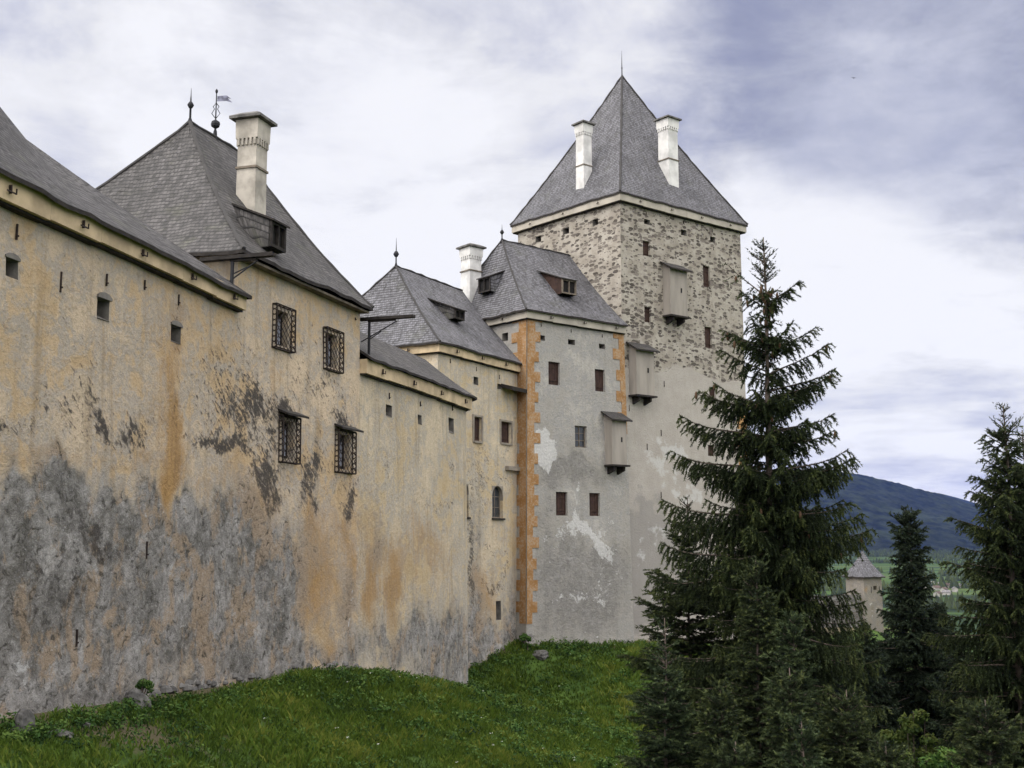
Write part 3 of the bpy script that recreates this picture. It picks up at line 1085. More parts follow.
def chimney(p, ax, w, wd, z0, z1, parent, mat, capmat, head=1.0, collar=0.45, cap_over=0.18):
    """p ground point (x,y), ax unit direction of one side, w half width along ax, wd half across"""
    ax = Vector((*ax, 0))
    ay = Vector((-ax.y, ax.x, 0))
    P = Vector((p[0], p[1], 0))
    mb = MB()
    # shaft with a slight taper, corbelled head
    lev = [(z0, 1.0), (z1 - head - 0.10, 0.95), (z1 - head * 0.3, 0.96)]

    def ring(z, k):
        return [P + ax * (i * w * k) + ay * (j * wd * k) + Vector((0, 0, z)) for i, j in ((-1, -1), (1, -1), (1, 1), (-1, 1))]
    rings = [ring(z, k) for z, k in lev]
    vs = [q for r_ in rings for q in r_]
    fs = []
    for i in range(len(lev) - 1):
        for k in range(4):
            fs.append((i * 4 + k, i * 4 + (k + 1) % 4, i * 4 + 4 + (k + 1) % 4, i * 4 + 4 + k))
    mb.add(vs, fs)
    ch = mb.build('chimney', mat, parent)
    hb = MB()
    hh = head
    rr = [ring(z1 - hh * 0.55, 1.10), ring(z1 - 0.02, 1.14)]
    hb.add([q for r_ in rr for q in r_], [(0, 1, 5, 4), (1, 2, 6, 5), (2, 3, 7, 6), (3, 0, 4, 7), (4, 5, 6, 7), (3, 2, 1, 0)])
    for sgn_ax, sgn_ay in ((1, 0), (-1, 0), (0, 1), (0, -1)):
        m = 5
        for k in range(m):
            t = (k + 0.5) / m * 2 - 1
            if sgn_ay:
                c = P + ax * (t * w * 1.02) + ay * (sgn_ay * wd * 1.02)
                hx, hy = ax * w * 0.10, ay * (wd * 0.09)
            else:
                c = P + ay * (t * wd * 1.02) + ax * (sgn_ax * w * 1.02)
                hx, hy = ax * w * 0.09, ay * (wd * 0.10)
            hb.box(c + Vector((0, 0, z1 - hh * 0.55 - hh * 0.09)), hx, hy, Vector((0, 0, hh * 0.095)))
    hb.build('corbel_head', mat, ch)
    cb = MB()
    zc = z0 + (z1 - z0) * collar
    cb.box(P + Vector((0, 0, zc)), ax * w * 1.07, ay * wd * 1.07, Vector((0, 0, 0.035)))
    cb.build('collar', M['oldwood'], ch)
    kb = MB()
    kw, kd = w * 1.14 + cap_over, wd * 1.14 + cap_over
    b = [P + ax * (i * kw) + ay * (j * kd) + Vector((0, 0, z1)) for i, j in ((-1, -1), (1, -1), (1, 1), (-1, 1))]
    t = [q + Vector((0, 0, 0.09)) for q in b]
    u = [P + ax * (i * kw * .55) + ay * (j * kd * .55) + Vector((0, 0, z1 + 0.24)) for i, j in ((-1, -1), (1, -1), (1, 1), (-1, 1))]
    kb.add(b + t + u, [(3, 2, 1, 0)] + [(k, (k + 1) % 4, 4 + (k + 1) % 4, 4 + k) for k in range(4)] + [(4 + k, 4 + (k + 1) % 4, 8 + (k + 1) % 4, 8 + k) for k in range(4)] + [(8, 9, 10, 11)])
    kb.build('chimney_cap', capmat, ch)
    return ch


def dormer(p, n, ax, w, h, parent, back=1.8, rise=0.35, wood='oldwood', shing='shingle', flare=0.0, cheek='shingle_old'):
    """shed dormer: p = middle of its sill on the roof, n = outward horizontal, ax = along the eave"""
    ax, n = Vector((*ax, 0)), Vector((*n, 0))
    Z = Vector((0, 0, 1))
    mb = MB()
    a, b = p - ax * w / 2, p + ax * w / 2
    at, bt = a + Z * h, b + Z * h
    ab, bb = a - n * back * 0.55 - Z * 0.05, b - n * back * 0.55 - Z * 0.05
    ar, br = at - n * back + Z * rise, bt - n * back + Z * rise
    # cheeks
    mb.add([a, at, ar, ab], [(0, 1, 2, 3)], 1, [[(0, 0), (0, h), (back, h), (back, 0)]])
    mb.add([b, bt, br, bb], [(3, 2, 1, 0)], 1, [[(back, 0), (back, h), (0, h), (0, 0)]])
    f = 0.09
    for (c, hx, hz) in ((a + ax * f / 2 + Z * h / 2, f / 2, h / 2), (b - ax * f / 2 + Z * h / 2, f / 2, h / 2), (p + Z * f / 2, w / 2 - f, f / 2), (p + Z * (h - f / 2), w / 2 - f, f / 2), (p + Z * h / 2, f / 3, h / 2 - f)):
        mb.box(c, ax * hx, n * 0.05, Z * hz)
    d = mb.build('dormer', [M[wood], M[cheek]], parent)
    g = MB()
    g.box(p + Z * h / 2 - n * 0.08, ax * (w / 2 - f * 0.8), n * 0.02, Z * (h / 2 - f * 0.5))
    g.build('pane', M['void'], d)
    r = MB()
    ov = 0.07
    q = [at - ax * ov + n * 0.13 - Z * 0.03, bt + ax * ov + n * 0.13 - Z * 0.03, br + ax * (ov + flare), ar - ax * (ov + flare)]
    L = back + 0.2
    top = [x + Z * 0.06 for x in q]
    uv = [(0, 0), (w, 0), (w, L), (0, L)]
    r.add(top, [(0, 1, 2, 3)], 0, [uv])
    r.add(q + top, [(3, 2, 1, 0), (0, 1, 5, 4), (1, 2, 6, 5), (3, 0, 4, 7)], 1)
    r.build('dormer_roof', [M[shing], M['darkwood']], d)
    return d


def quoins(blk, e, at_start, z0, z1, parent, wide, narrow, hgt, only_rows=None):
    """painted ochre corner blocks, alternately long and short, a thin coat proud of the render"""
    V, UV, Fq = [], [], []
    mb = MB()
    z, k = z0, 0
    n = Vector((*blk.nrm[e], 0))
    rng = random.Random(3 + e)
    while z < z1:
        zz = min(z1, z + hgt)
        w = (wide if k % 2 else narrow) * rng.uniform(0.86, 1.10) * (0.68 + 0.32 * (z - z0) / (z1 - z0))
        a, b = (0.0, w) if at_start else (blk.L[e] - w, blk.L[e])
        m = 5
        for i in range(m):
            ua, ub = a + (b - a) * i / m, a + (b - a) * (i + 1) / m
            o = 0.036
            p = [blk.P(e, ua, z, o), blk.P(e, ub, z, o), blk.P(e, ub, zz, o), blk.P(e, ua, zz, o)]
            mb.add(p, [(0, 1, 2, 3)], 0, [[(ua, z), (ub, z), (ub, zz), (ua, zz)]])
            if i == (m - 1 if at_start else 0):
                x = ub if at_start else ua
                mb.add([blk.P(e, x, z, o), blk.P(e, x, zz, o), blk.P(e, x, zz, -0.05), blk.P(e, x, z, -0.05)], [(0, 1, 2, 3)], 0, [[(0, z), (0, zz), (.1, zz), (.1, z)]])
        ua, ub = a, b
        for zc in (z, zz):
            mb.add([blk.P(e, ua, zc, o), blk.P(e, ub, zc, o), blk.P(e, ub, zc, -0.05), blk.P(e, ua, zc, -0.05)], [(0, 1, 2, 3)], 0, [[(ua, 0), (ub, 0), (ub, .1), (ua, .1)]])
        z = zz
        k += 1
    return mb.build('quoins', M['quoin'], parent)


# ================================================================== TERRAIN shape (used by everything that stands on it)
V2 = Vector
B0, B1, D1 = V2((-7.45, 29.8)), V2((-5.13, 37.2)), V2((-2.0, 48.0))
A0 = V2((-11.9, 7.0))
C0, C1 = V2((-3.62, 54.0)), V2((0.42, 60.95))
E0 = V2((0.82, 60.3))
K0, KR, KB, KL = V2((6.47, 65.0)), V2((15.07, 72.0)), V2((9.0, 79.0)), V2((0.40, 72.0))
E1 = K0 + V2((0.643, -0.766)) * 0.12

BASE = np.array([(-11.6, 2.0, -2.3), (-9.6, 17.0, -2.95), (-8.75, 21.0, -3.28), (-7.9, 25.0, -3.55), (-6.9, 29.8, -3.85), (-6.1, 33.0, -3.95), (-4.9, 37.2, -4.3), (-3.4, 42.6, -5.35), (-1.8, 48.0, -6.45),
                 (-2.2, 50.0, -6.5), (-3.0, 54.0, -6.55), (-1.9, 57.0, -6.4), (0.2, 60.3, -5.5), (1.2, 60.5, -5.55), (6.6, 64.6, -5.95), (15.2, 71.7, -6.6), (20, 84, -7.6), (37.5, 120.0, -9.6), (60, 170, -14)])


def base_dist(x, y):
    """distance outward from the foot of the castle walls (negative inside) and the foot height there"""
    x, y = np.asarray(x, float), np.asarray(y, float)
    best = np.full(x.shape, 1e18)
    zs, wsum = np.zeros(x.shape), np.zeros(x.shape)
    for i in range(len(BASE) - 1):
        a, b = BASE[i], BASE[i + 1]
        dx, dy = b[0] - a[0], b[1] - a[1]
        L2 = dx * dx + dy * dy
        t = np.clip(((x - a[0]) * dx + (y - a[1]) * dy) / L2, 0, 1)
        qx, qy = a[0] + dx * t, a[1] + dy * t
        d2 = (x - qx) ** 2 + (y - qy) ** 2
        m = d2 < best
        best = np.where(m, d2, best)
        w = 1.0 / (d2 + 0.15) ** 2
        zs += w * (a[2] + (b[2] - a[2]) * t)
        wsum += w
    xb = np.interp(y, BASE[:, 1], BASE[:, 0])
    return np.sqrt(best) * np.where(x > xb, 1, -1), zs / wsum


def ground_z(x, y):
    x, y = np.asarray(x, float), np.asarray(y, float)
    d, zb = base_dist(x, y)
    dd = np.maximum(d, 0)
    drop = np.where(dd < 14, 0.37 * dd, np.where(dd < 45, 5.18 + 0.2 * (dd - 14), 11.38 + 0.14 * (dd - 45)))
    z = zb - drop
    far = np.clip((np.hypot(x, y) - 150) / 500, 0, 1)
    far = far * far * (3 - 2 * far)
    und = 6 * np.sin(x / 310 + 1) * np.sin(y / 420 + 2) + 3 * np.sin(x / 130) * np.cos(y / 170)
    z = np.maximum(z, -84) * (1 - far) + (-82 + und) * far
    near = np.clip(1 - np.hypot(x, y - 40) / 90, 0, 1)
    z = z + near * np.clip(dd / 2.5, 0, 1) * (0.16 * np.sin(x * 0.9 + 0.4 * y) * np.cos(y * 0.55) + 0.09 * np.sin(x * 2.1 - y * 1.3) + 0.22 * np.sin(x * 0.37 + 2) * np.sin(y * 0.31))
    return z


def gz(x, y):
    return float(ground_z(np.array([x]), np.array([y]))[0])


# ================================================================== the long curtain wall, house, second wall
mB0 = None
cw = empty('curtain_wall', (A0.x, A0.y, 0))
tag(cw, 'tall weathered ochre curtain wall with three gun loops in a row under a shingled lean-to roof', 'castle wall')
house = empty('castle_house', (B0.x, B0.y, 0))
tag(house, 'ochre castle house with four iron window grilles and a weather vane on its roof', 'castle house')
cw2 = empty('curtain_wall', (B1.x, B1.y, 0))
tag(cw2, 'lower ochre wall with a low shingle roof between the grilled house and the orange-cornered block', 'castle wall')
ann = empty('castle_house', (C0.x, C0.y, 0))
tag(ann, 'narrow beige house with two pointed-arch windows wedged against the orange quoins', 'castle house')
east = empty('castle_house', (E0.x, E0.y, 0))
tag(east, 'grey plastered house with painted orange corner quoins below the big stone keep', 'castle house')
keep = empty('castle_keep', (K0.x, K0.y, 0))
tag(keep, 'tall square keep of rubble stone with a steep pyramid roof and two white chimneys', 'keep')
for o in (cw, house, cw2, ann, east, keep):
    o.location = (0, 0, 0)


def unit2(a, b):
    k = b - a
    return k.normalized()


def nrm2(d):
    return V2((d.y, -d.x))


dA, dB, dD = unit2(A0, B0), unit2(B0, B1), unit2(B1, D1)
nA, nB, nD = nrm2(dA), nrm2(dB), nrm2(dD)
mAB, mBD = (nA + nB).normalized(), (nB + nD).normalized()
zero = (0, 0)
BAT = 0.013
blkA = Block([A0, B0 + dA * 0.05, B0 - nA * 3.2, A0 - nA * 3.2], 6.3, -12, BAT, {0: nA, 1: mAB, 2: zero, 3: zero}, 6.5)
blkB = Block([B0, B1, B1 - nB * 9, B0 - nB * 9], 7.62, -12, BAT, {0: mAB, 1: mBD, 2: zero, 3: zero}, 6.5)
blkD = Block([B1, D1, V2((-3.9, 54.4)), B1 - nD * 5.0], 5.75, -12, BAT, {0: mBD, 2: zero, 3: zero}, 6.5)

STAINS = [
    # damp grey zone
    ('low', 40, 600, 95, 95, 1.0), ('low', 60, 520, 60, 40, .65), ('low', 150, 585, 80, 75, .8), ('low', 232, 560, 55, 55, .85), ('low', 268, 600, 38, 65, .8), ('low', 130, 540, 60, 35, .45),
    ('low', 15, 690, 60, 50, .7), ('low', 110, 690, 60, 40, .55), ('low', 200, 540, 16, 30, .5), ('low', 260, 655, 40, 30, .5), ('low', 300, 665, 50, 10, .5), ('low', 346, 590, 9, 25, .5), ('low', 376, 553, 8, 18, .7),
    ('low', 200, 605, 45, 36, -.32), ('low', 235, 640, 30, 18, -.25), ('low', 118, 655, 20, 45, -.4), ('low', 172, 490, 8, 50, -1.0), ('low', 190, 620, 80, 60, .45), ('low', 240, 620, 50, 60, .4), ('low', 175, 690, 120, 10, .4), ('low', 100, 500, 110, 26, .38), ('low', 225, 520, 40, 20, .3),
    ('low', 405, 640, 60, 26, .62), ('low', 455, 650, 40, 45, .75), ('low', 350, 620, 10, 40, .45), ('low', 440, 700, 60, 25, .6),
    # rust and ochre washes
    ('rust', 168, 365, 22, 120, .55), ('rust', 150, 440, 10, 50, .3), ('rust', 174, 400, 7, 80, .4), ('rust', 172, 470, 8, 55, .85), ('dark', 175, 400, 2.5, 90, .45), ('rust', 168, 515, 5, 30, .6), ('rust', 255, 522, 9, 30, .75), ('rust', 272, 532, 12, 28, .6), ('rust', 243, 500, 8, 20, .4),
    ('rust', 308, 585, 8, 75, .8), ('rust', 330, 570, 30, 60, .45), ('rust', 350, 560, 6, 60, .5), ('rust', 372, 590, 10, 60, 1.1), ('rust', 393, 585, 8, 50, .95), ('rust', 318, 590, 12, 50, .5), ('rust', 338, 610, 18, 40, .35), ('rust', 415, 560, 40, 40, .35), ('rust', 270, 500, 20, 16, .55), ('rust', 300, 545, 14, 20, .5), ('rust', 331, 652, 9, 9, .9),
    ('rust', 360, 480, 20, 30, .25), ('rust', 425, 545, 26, 30, .38), ('rust', 415, 610, 20, 15, .3), ('rust', 195, 580, 9, 30, .7), ('rust', 205, 612, 18, 30, .4), ('rust', 245, 625, 14, 16, .4), ('rust', 150, 625, 30, 10, .4),
    ('rust', 272, 385, 3, 28, .6), ('rust', 280, 382, 5, 15, .5), ('rust', 60, 458, 55, 10, .4), ('rust', 130, 462, 40, 10, .32), ('rust', 8, 310, 12, 50, .3), ('rust', 106, 312, 12, 30, .35), ('rust', 240, 470, 40, 20, .3),
    ('rust', 395, 410, 10, 40, .22), ('rust', 420, 490, 30, 40, .2), ('rust', 92, 560, 6, 50, .35), ('rust', 45, 400, 6, 60, .15),
    ('low', 20, 620, 70, 110, .55), ('low', -110, 640, 110, 130, .9), ('dark', -120, 600, 90, 80, .4), ('low', 240, 560, 60, 60, .3), ('low', 285, 600, 16, 60, .4), ('dark', 30, 600, 60, 60, .24), ('dark', 100, 560, 70, 30, .22), ('dark', 250, 590, 30, 40, .34), ('low', 250, 570, 40, 40, .35), ('low', 110, 560, 120, 45, .35), ('low', 245, 560, 50, 40, .3), ('dark', 60, 640, 50, 30, .45), ('dark', 200, 570, 60, 26, .35), ('dark', 265, 585, 22, 30, .35), ('rust', 190, 640, 40, 30, .32), ('rust', 110, 640, 24, 40, .35), ('rust', 240, 600, 26, 26, .3),
    ('dark', 60, 350, 60, 50, .16), ('dark', 120, 400, 50, 40, .22), ('dark', 210, 340, 30, 60, .26), ('dark', 290, 470, 60, 30, .3), ('dark', 400, 520, 40, 30, .16), ('rust', 30, 460, 40, 14, .4), ('rust', 215, 475, 36, 18, .35), ('rust', 340, 520, 30, 26, .35), ('rust', 450, 590, 16, 50, .25),
    # soot, lichen
    ('dark', 208, 440, 26, 7, .75), ('dark', 235, 448, 14, 9, .75), ('dark', 262, 474, 15, 16, .95), ('dark', 275, 500, 8, 14, .8), ('dark', 312, 478, 9, 14, .8), ('dark', 314, 512, 6, 16, .95), ('dark', 305, 500, 5, 14, .7),
    ('dark', 350, 500, 8, 13, 1.0), ('dark', 288, 407, 11, 9, .9), ('dark', 345, 423, 11, 8, .85), ('dark', 143, 447, 8, 8, .7), ('dark', 96, 428, 8, 14, .6), ('dark', 3, 430, 10, 10, .7), ('dark', 132, 430, 10, 9, .4),
    ('dark', 240, 380, 34, 54, .44), ('dark', 240, 415, 44, 22, .46), ('dark', 318, 390, 28, 18, .5), ('dark', 300, 350, 24, 30, .36), ('dark', 345, 400, 14, 40, .34), ('dark', 130, 425, 60, 26, .34), ('dark', 60, 415, 50, 24, .3), ('dark', 265, 420, 20, 26, .45), ('dark', 30, 420, 40, 18, .3), ('dark', 312, 430, 18, 20, .35),
    ('dark', 338, 465, 40, 20, .3), ('dark', 85, 510, 20, 16, .55), ('dark', 90, 540, 26, 22, .5), ('dark', 30, 565, 34, 22, .48), ('dark', 135, 548, 40, 10, .45), ('dark', 180, 528, 16, 16, .55), ('dark', 60, 600, 40, 20, .5), ('dark', 140, 590, 16, 20, .45),
    ('dark', 452, 475, 3, 16, .7), ('dark', 448, 506, 14, 5, .6), ('dark', 386, 470, 3, 14, .5), ('dark', 428, 505, 10, 8, .35), ('dark', 99, 520, 4, 25, .3), ('dark', 362, 540, 3, 16, .5), ('dark', 395, 640, 40, 8, .4),
    ('dark', 175, 330, 3, 25, .4), ('dark', 98, 530, 5, 40, .3), ('dark', 60, 690, 40, 20, .3), ('dark', 320, 664, 28, 6, .7),
    # lime
    ('pale', 60, 540, 24, 16, .42), ('pale', 120, 600, 24, 20, .38), ('pale', 215, 600, 20, 24, .38), ('pale', 20, 650, 24, 30, .4), ('pale', 255, 640, 14, 24, .4), ('pale', 90, 680, 30, 14, .38), ('pale', 410, 650, 40, 20, .4), ('rust', 205, 590, 12, 22, .5), ('rust', 215, 640, 20, 20, .35), ('rust', 262, 520, 9, 26, .5),
    ('pale', 222, 512, 22, 10, .55), ('pale', 152, 490, 5, 14, .5), ('pale', 290, 560, 7, 50, .5), ('pale', 294, 500, 8, 20, .35), ('pale', 352, 600, 4, 30, .55), ('pale', 398, 555, 6, 14, .4), ('pale', 432, 562, 10, 12, .4),
    ('pale', 40, 450, 40, 5, .38), ('pale', 25, 520, 24, 14, .3), ('pale', 470, 640, 3, 60, .4), ('pale', 70, 570, 10, 20, .3), ('pale', 45, 275, 6, 25, .25), ('pale', 430, 600, 26, 26, .3), ('pale', 30, 660, 20, 40, .25), ('pale', 160, 575, 25, 8, .3),
]
for blk in (blkA, blkB, blkD):
    for s_ in STAINS:
        blk.stain(0, *s_)

# --- wall with the gun loops
for r_ in ((5, 259, 18, 278), (98, 299, 110, 320), (171, 326, 181, 343)):
    blkA.hole(0, blkA.rect(0, *r_), 0.36)
for r_ in ((-70, 225, -55, 246),):
    blkA.hole(0, blkA.rect(0, *r_), 0.36)
blkA.build(cw, [M['ochre'], M['void'], M['loop']], {0: 0.13, 1: 1.0, 2: 2, 3: 2}, seed=1.0, rough=0.035)
for q in blkA.holes[0]:
    loophole(blkA, 0, q[:4], cw)
for px, py, ln in ((60, 282, .55), (144, 285, .3), (178, 300, .35), (16, 232, .4), (106, 280, .35), (146, 550, .5), (76, 638, .45)):
    iron_pin(blkA, 0, px, py, ln, cw, name='iron_anchor')


def cornice(name, blk, edges, zb, zt, out, parent, mat, ends=(0.0, 0.0), inn=0.6):
    """plastered board band that carries the eaves; runs over the listed consecutive edges"""
    mb = MB()
    n = len(blk.c)
    ids = [edges[0]] + [(e + 1) % n for e in edges]
    offs, inner = [], []
    for k, i in enumerate(ids):
        c = blk.corner(i, zt)
        if k == 0:
            c_, m_ = c - blk.d[edges[0]] * ends[0], blk.nrm[edges[0]]
        elif k == len(ids) - 1:
            c_, m_ = c + blk.d[edges[-1]] * ends[1], blk.nrm[edges[-1]]
        else:
            a, b = blk.nrm[edges[k - 1]], blk.nrm[edges[k]]
            c_, m_ = c, (a + b) / (1 + a.dot(b))
        offs.append(c_ + m_ * out)
        inner.append(c_ - m_ * inn)
    for k in range(len(ids) - 1):
        a, b, c, d = offs[k], offs[k + 1], inner[k + 1], inner[k]
        m = max(1, int((b - a).length / 1.7))
        for i in range(m):
            p, q = a.lerp(b, i / m), a.lerp(b, (i + 1) / m)
            r, s = d.lerp(c, (i + 1) / m), d.lerp(c, i / m)
            dz = 0.03 * math.sin(7.1 * i + 3 * k)
            oo = (q - p).normalized() * 0.004
            p2, q2 = p + oo, q - oo
            mb.prism([p2, q2, r, s], zb + dz, zt)
            # dark strip modelled for the shadow line along the band's lower edge
            ins = (s - p).normalized() * 0.10
            mb.prism([p2 + ins, q2 + ins, r, s], zb + dz - 0.05, zb + dz - 0.003, 1)
    return mb.build(name, [M[mat], M['darkwood']], parent)


cornice('cornice', blkA, [0], 6.03, 6.49, 0.27, cw, 'cream', (0, -0.05))
for k in range(7):
    u = blkA.L[0] - 0.9 - k * 2.35
    p = blkA.P(0, u, 6.22) + Vector((*nA, 0)) * 0.285
    gutter_hook(p, Vector((*dA, 0)), Vector((*nA, 0)), cw, 0.9)

zeA = 6.44
eA = [v3(A0 + nA * .40, zeA + .05), v3(B0 + dA * 0.06 + nA * .40, zeA - .02)]
# bend of the roof where a taller roof starts, ridge point and the far end out of view
tb = blkA.uz(0, 84, 225)[0] / blkA.L[0]
bend = eA[0].lerp(eA[1], tb)
inA = Vector((*-nA, 0))
Rr = plane_hit(26, 139, bend, eA[1], bend + inA * 1.0 + Vector((0, 0, 0.80)))
Ql = pt(-150, -80, 15.5)
backR = v3(B0 - nA * 3.2, zeA)
roof('roof', cw, [
    (bend, eA[1], Rr, Rr),
    (eA[0], bend, Rr, Ql),
    (eA[1], backR, Rr, Rr),
], M['shingle_near'], 0.09, 0.05, 0.4, 0.06, seed=1)

# --- house with grilles
ex_up = [(272, 307, 291, 350), (323, 330, 339.5, 371)]
ex_lo = [(278.5, 417, 296, 463), (334.5, 431, 352, 473)]
for r_ in ex_up + ex_lo:
    u0, u1, z0, z1 = blkB.rect(0, *r_)
    w = (u1 - u0)
    blkB.hole(0, (u0 + w * 0.16, u1 - w * 0.16, z0 + 0.12, z1 - 0.12), 0.34)
blkB.build(house, [M['ochre'], M['void'], M['loop']], {0: 0.13, 1: 2.0, 2: 3, 3: 0.4}, seed=1.0, rough=0.035, uo=blkA.L[0])
for r_ in ex_up + ex_lo:
    u0, u1, z0, z1 = blkB.rect(0, *r_)
    w = (u1 - u0)
    r2 = (u0 + w * 0.16, u1 - w * 0.16, z0 + 0.12, z1 - 0.12)
    wn = window(blkB, 0, r2, house, 'glass', 0.3, 'darkwood')
    cb = MB()
    for side in (0.28, 0.72):
        uc = r2[0] + (r2[1] - r2[0]) * side
        for k in range(5):
            cb.box(blkB.P(0, uc + (k - 2) * 0.045, (r2[2] + r2[3]) / 2 - 0.05, -0.205 + 0.012 * (k % 2)), Vector((*dB, 0)) * 0.017, Vector((*nB, 0)) * 0.004, Vector((0, 0, (r2[3] - r2[2]) * 0.36)))
    cb.build('curtain', M['curtain'], wn)
    grille(blkB, 0, (u0, u1, z0, z1), house, 0.15)
for r_ in ex_lo:
    u0, u1, z0, z1 = blkB.rect(0, *r_)
    lean_canopy(blkB, 0, u0 - 0.05, u1 + 0.12, z1 + 0.22, 0.34, 0.16, house, 'shingle_old', 'canopy')
iron_pin(blkB, 0, 355, 319, .12, house)

zeB = 7.62
hB, apx, zrB = solve_along(B0, dB, nB, 4.5, 190, 122)
h2B, rdg, _ = solve_along(B0, dB, nB, 4.5, 244, 156)
ov = 0.38
eB = [v3(B0 + nB * ov - dB * ov, zeB), v3(B1 + nB * ov + dB * 0.2, zeB), v3(B1 - nB * (9 + ov) + dB * 0.2, zeB), v3(B0 - nB * (9 + ov) - dB * ov, zeB)]
r0B, r1B = v3(apx, zrB), v3(rdg, zrB)
print('house ridge', hB, h2B, zrB)
roof('roof', house, [(eB[0], eB[1], r1B, r0B), (eB[3], eB[0], r0B, r0B), (eB[2], eB[3], r0B, r1B), (eB[1], eB[2], r1B, r1B)], M['shingle_old'], 0.10, 0.06, 0.4, 0.2, seed=2)
ridge_caps(house, [(eB[0], r0B), (eB[1], r1B), (eB[3], r0B), (r0B, r1B)], 0.2)
# boarded eaves soffit
sb = MB()
sb.prism([eB[0].xy + (nB * -0.1 + dB * 0.1), eB[1].xy + (nB * -0.1 - dB * 0.1), B1 - nB * .3, B0 - nB * .3], zeB - 0.20, zeB - 0.13)
sb.build('soffit', M['oldwood'], house)


def roof_hit(px, py, a, b, c):
    return plane_hit(px, py, a, b, c)


pc = roof_hit(251, 200, eB[0], eB[1], r0B)
ztop = pc.y * cam_ray(251, 119).z / cam_ray(251, 119).y
chimney((pc.x, pc.y), dB, 0.35, 0.35, pc.z - 1.6, ztop - 0.12, house, M['limegrey'], M['rock'], 1.15, 0.62, 0.15)
pd = roof_hit(271, 250, eB[0], eB[1], r0B)
dormer(pd + Vector((*nB, 0)) * 0.2, nB, dB, 0.85, 0.76, house, 1.25, 0.55, 'darkwood', 'shingle_old', 0.0)
finial(r0B, 1.15, 0.11, house, ballz=0.5)
# weather vane on the ridge
hv, pv, _ = solve_along(B0, dB, nB, 4.5, 215, 137)
pv = v3(pv, zrB)
vb = MB()
vb.lathe(pv, [(0.09, -0.2), (0.06, 0.2), (0.03, 0.3), (0.14, 0.38), (0.16, 0.46), (0.14, 0.54), (0.025, 0.62), (0.018, 1.55), (0.045, 1.6), (0.045, 1.66), (0.005, 1.72)], 8)
for sgn in (1, -1):
    vb.tube([pv + Vector((sgn * 0.02, 0, 0.68)), pv + Vector((sgn * 0.14, 0, 0.84)), pv + Vector((sgn * 0.05, 0, 1.0)), pv + Vector((sgn * 0.1, 0, 1.08)), pv + Vector((0, 0, 1.22))], 0.014, 4)
vane = vb.build('weather_vane', M['darkiron'], house)
fb = MB()
px_ = [(0.03, 1.24), (0.34, 1.30), (0.48, 1.20), (0.36, 1.22), (0.52, 1.08), (0.34, 1.11), (0.03, 1.06)]
fa = [pv + Vector((x * 0.95, x * 0.3, z + 0.22)) for x, z in px_]
fb.add([p + Vector((0.004, -0.01, 0)) for p in fa] + [p - Vector((0.004, -0.01, 0)) for p in fa], [tuple(range(7)), tuple(range(7, 14))[::-1]] + [(k, k + 7, (k + 1) % 7 + 7, (k + 1) % 7) for k in range(7)])
fb.build('flag', M['flag'], vane)


def spout(p, out, ln, back, parent, post=None):
    """long wooden gutter spout reaching out from the eaves on an iron stay"""
    out = Vector((*out, 0))
    ax = Vector((-out.y, out.x, 0))
    mb = MB()
    Z = Vector((0, 0, 1))
    c = p + out * (ln - back) / 2
    mb.box(c, out * (ln + back) / 2, ax * 0.09, Z * 0.022)
    for sgn in (1, -1):
        mb.box(c + ax * 0.09 * sgn + Z * 0.03, out * (ln + back) / 2, ax * 0.015, Z * 0.05)
    mb.box(p + out * (ln * 0.30) - Z * 0.055, out * ln * 0.3, ax * 0.035, Z * 0.03)
    s = mb.build('gutter_spout', M['darkwood'], parent)
    ib = MB()
    ib.tube([p + out * ln * 0.62 - Z * 0.1, p - out * 0.25 - Z * 0.75], 0.022, 5)
    if post:
        ib.box(p + out * 0.05 - Z * (post / 2 + 0.05), out * 0.035, ax * 0.035, Z * post / 2)
        ib.tube([p + out * 0.1 - Z * post * 0.55, p + out * 0.5 - Z * post * 0.35], 0.02, 5)
    ib.build('iron_stay', M['darkiron'], s)
    return s


spout(v3(B0 + nB * 0.1 - dB * 0.55, zeB - 0.3), nB, 1.3, 0.9, house, 0.75)
spout(v3(B1 + nB * 0.1 + dB * 0.42, zeB - 0.35), nB, 1.7, 0.3, house, 1.2)

# --- lower wall
for r_ in ((386, 405, 392, 417), (417.5, 415, 421.5, 424), (449, 418, 454, 433)):
    blkD.hole(0, blkD.rect(0, *r_), 0.36)
blkD.build(cw2, [M['ochre2'], M['void'], M['loop']], {0: 0.13, 1: 0.5, 2: 3, 3: 3}, seed=1.0, rough=0.03, uo=blkA.L[0] + blkB.L[0])
for q in blkD.holes[0]:
    loophole(blkD, 0, q[:4], cw2, False)
for px, py, ln in ((389, 396, .3), (420, 404, .25), (452, 408, .3), (386, 410, .2)):
    iron_pin(blkD, 0, px, py, ln, cw2)
cornice('cornice', blkD, [0, 1], 5.38, 5.86, 0.26, cw2, 'cream', (-0.02, 0))
for k in range(4):
    u = 1.3 + k * 3.0
    gutter_hook(blkD.P(0, u, 5.6) + Vector((*nD, 0)) * 0.275, Vector((*dD, 0)), Vector((*nD, 0)), cw2, 1.0)
zeD = 5.93
inD = 1.75
tD, pD, zD = solve_along(B1, dD, nD, inD, 361, 332)
tE_, pE_, _ = solve_along(B1, dD, nD, inD, 425, 362)
print('wall roof ridge', tD, zD, tE_)
eD = [v3(B1 + nD * .40 + dD * 0.02, zeD), v3(D1 + nD * .40 + dD * .4, zeD - .02), v3(V2((-3.9, 54.4)) + dD * .2, zeD), v3(B1 - nD * 5, zeD)]
r0D = v3(B1 + dD * 0.02 - nD * inD, zD)
r1D = v3(pE_, zD)
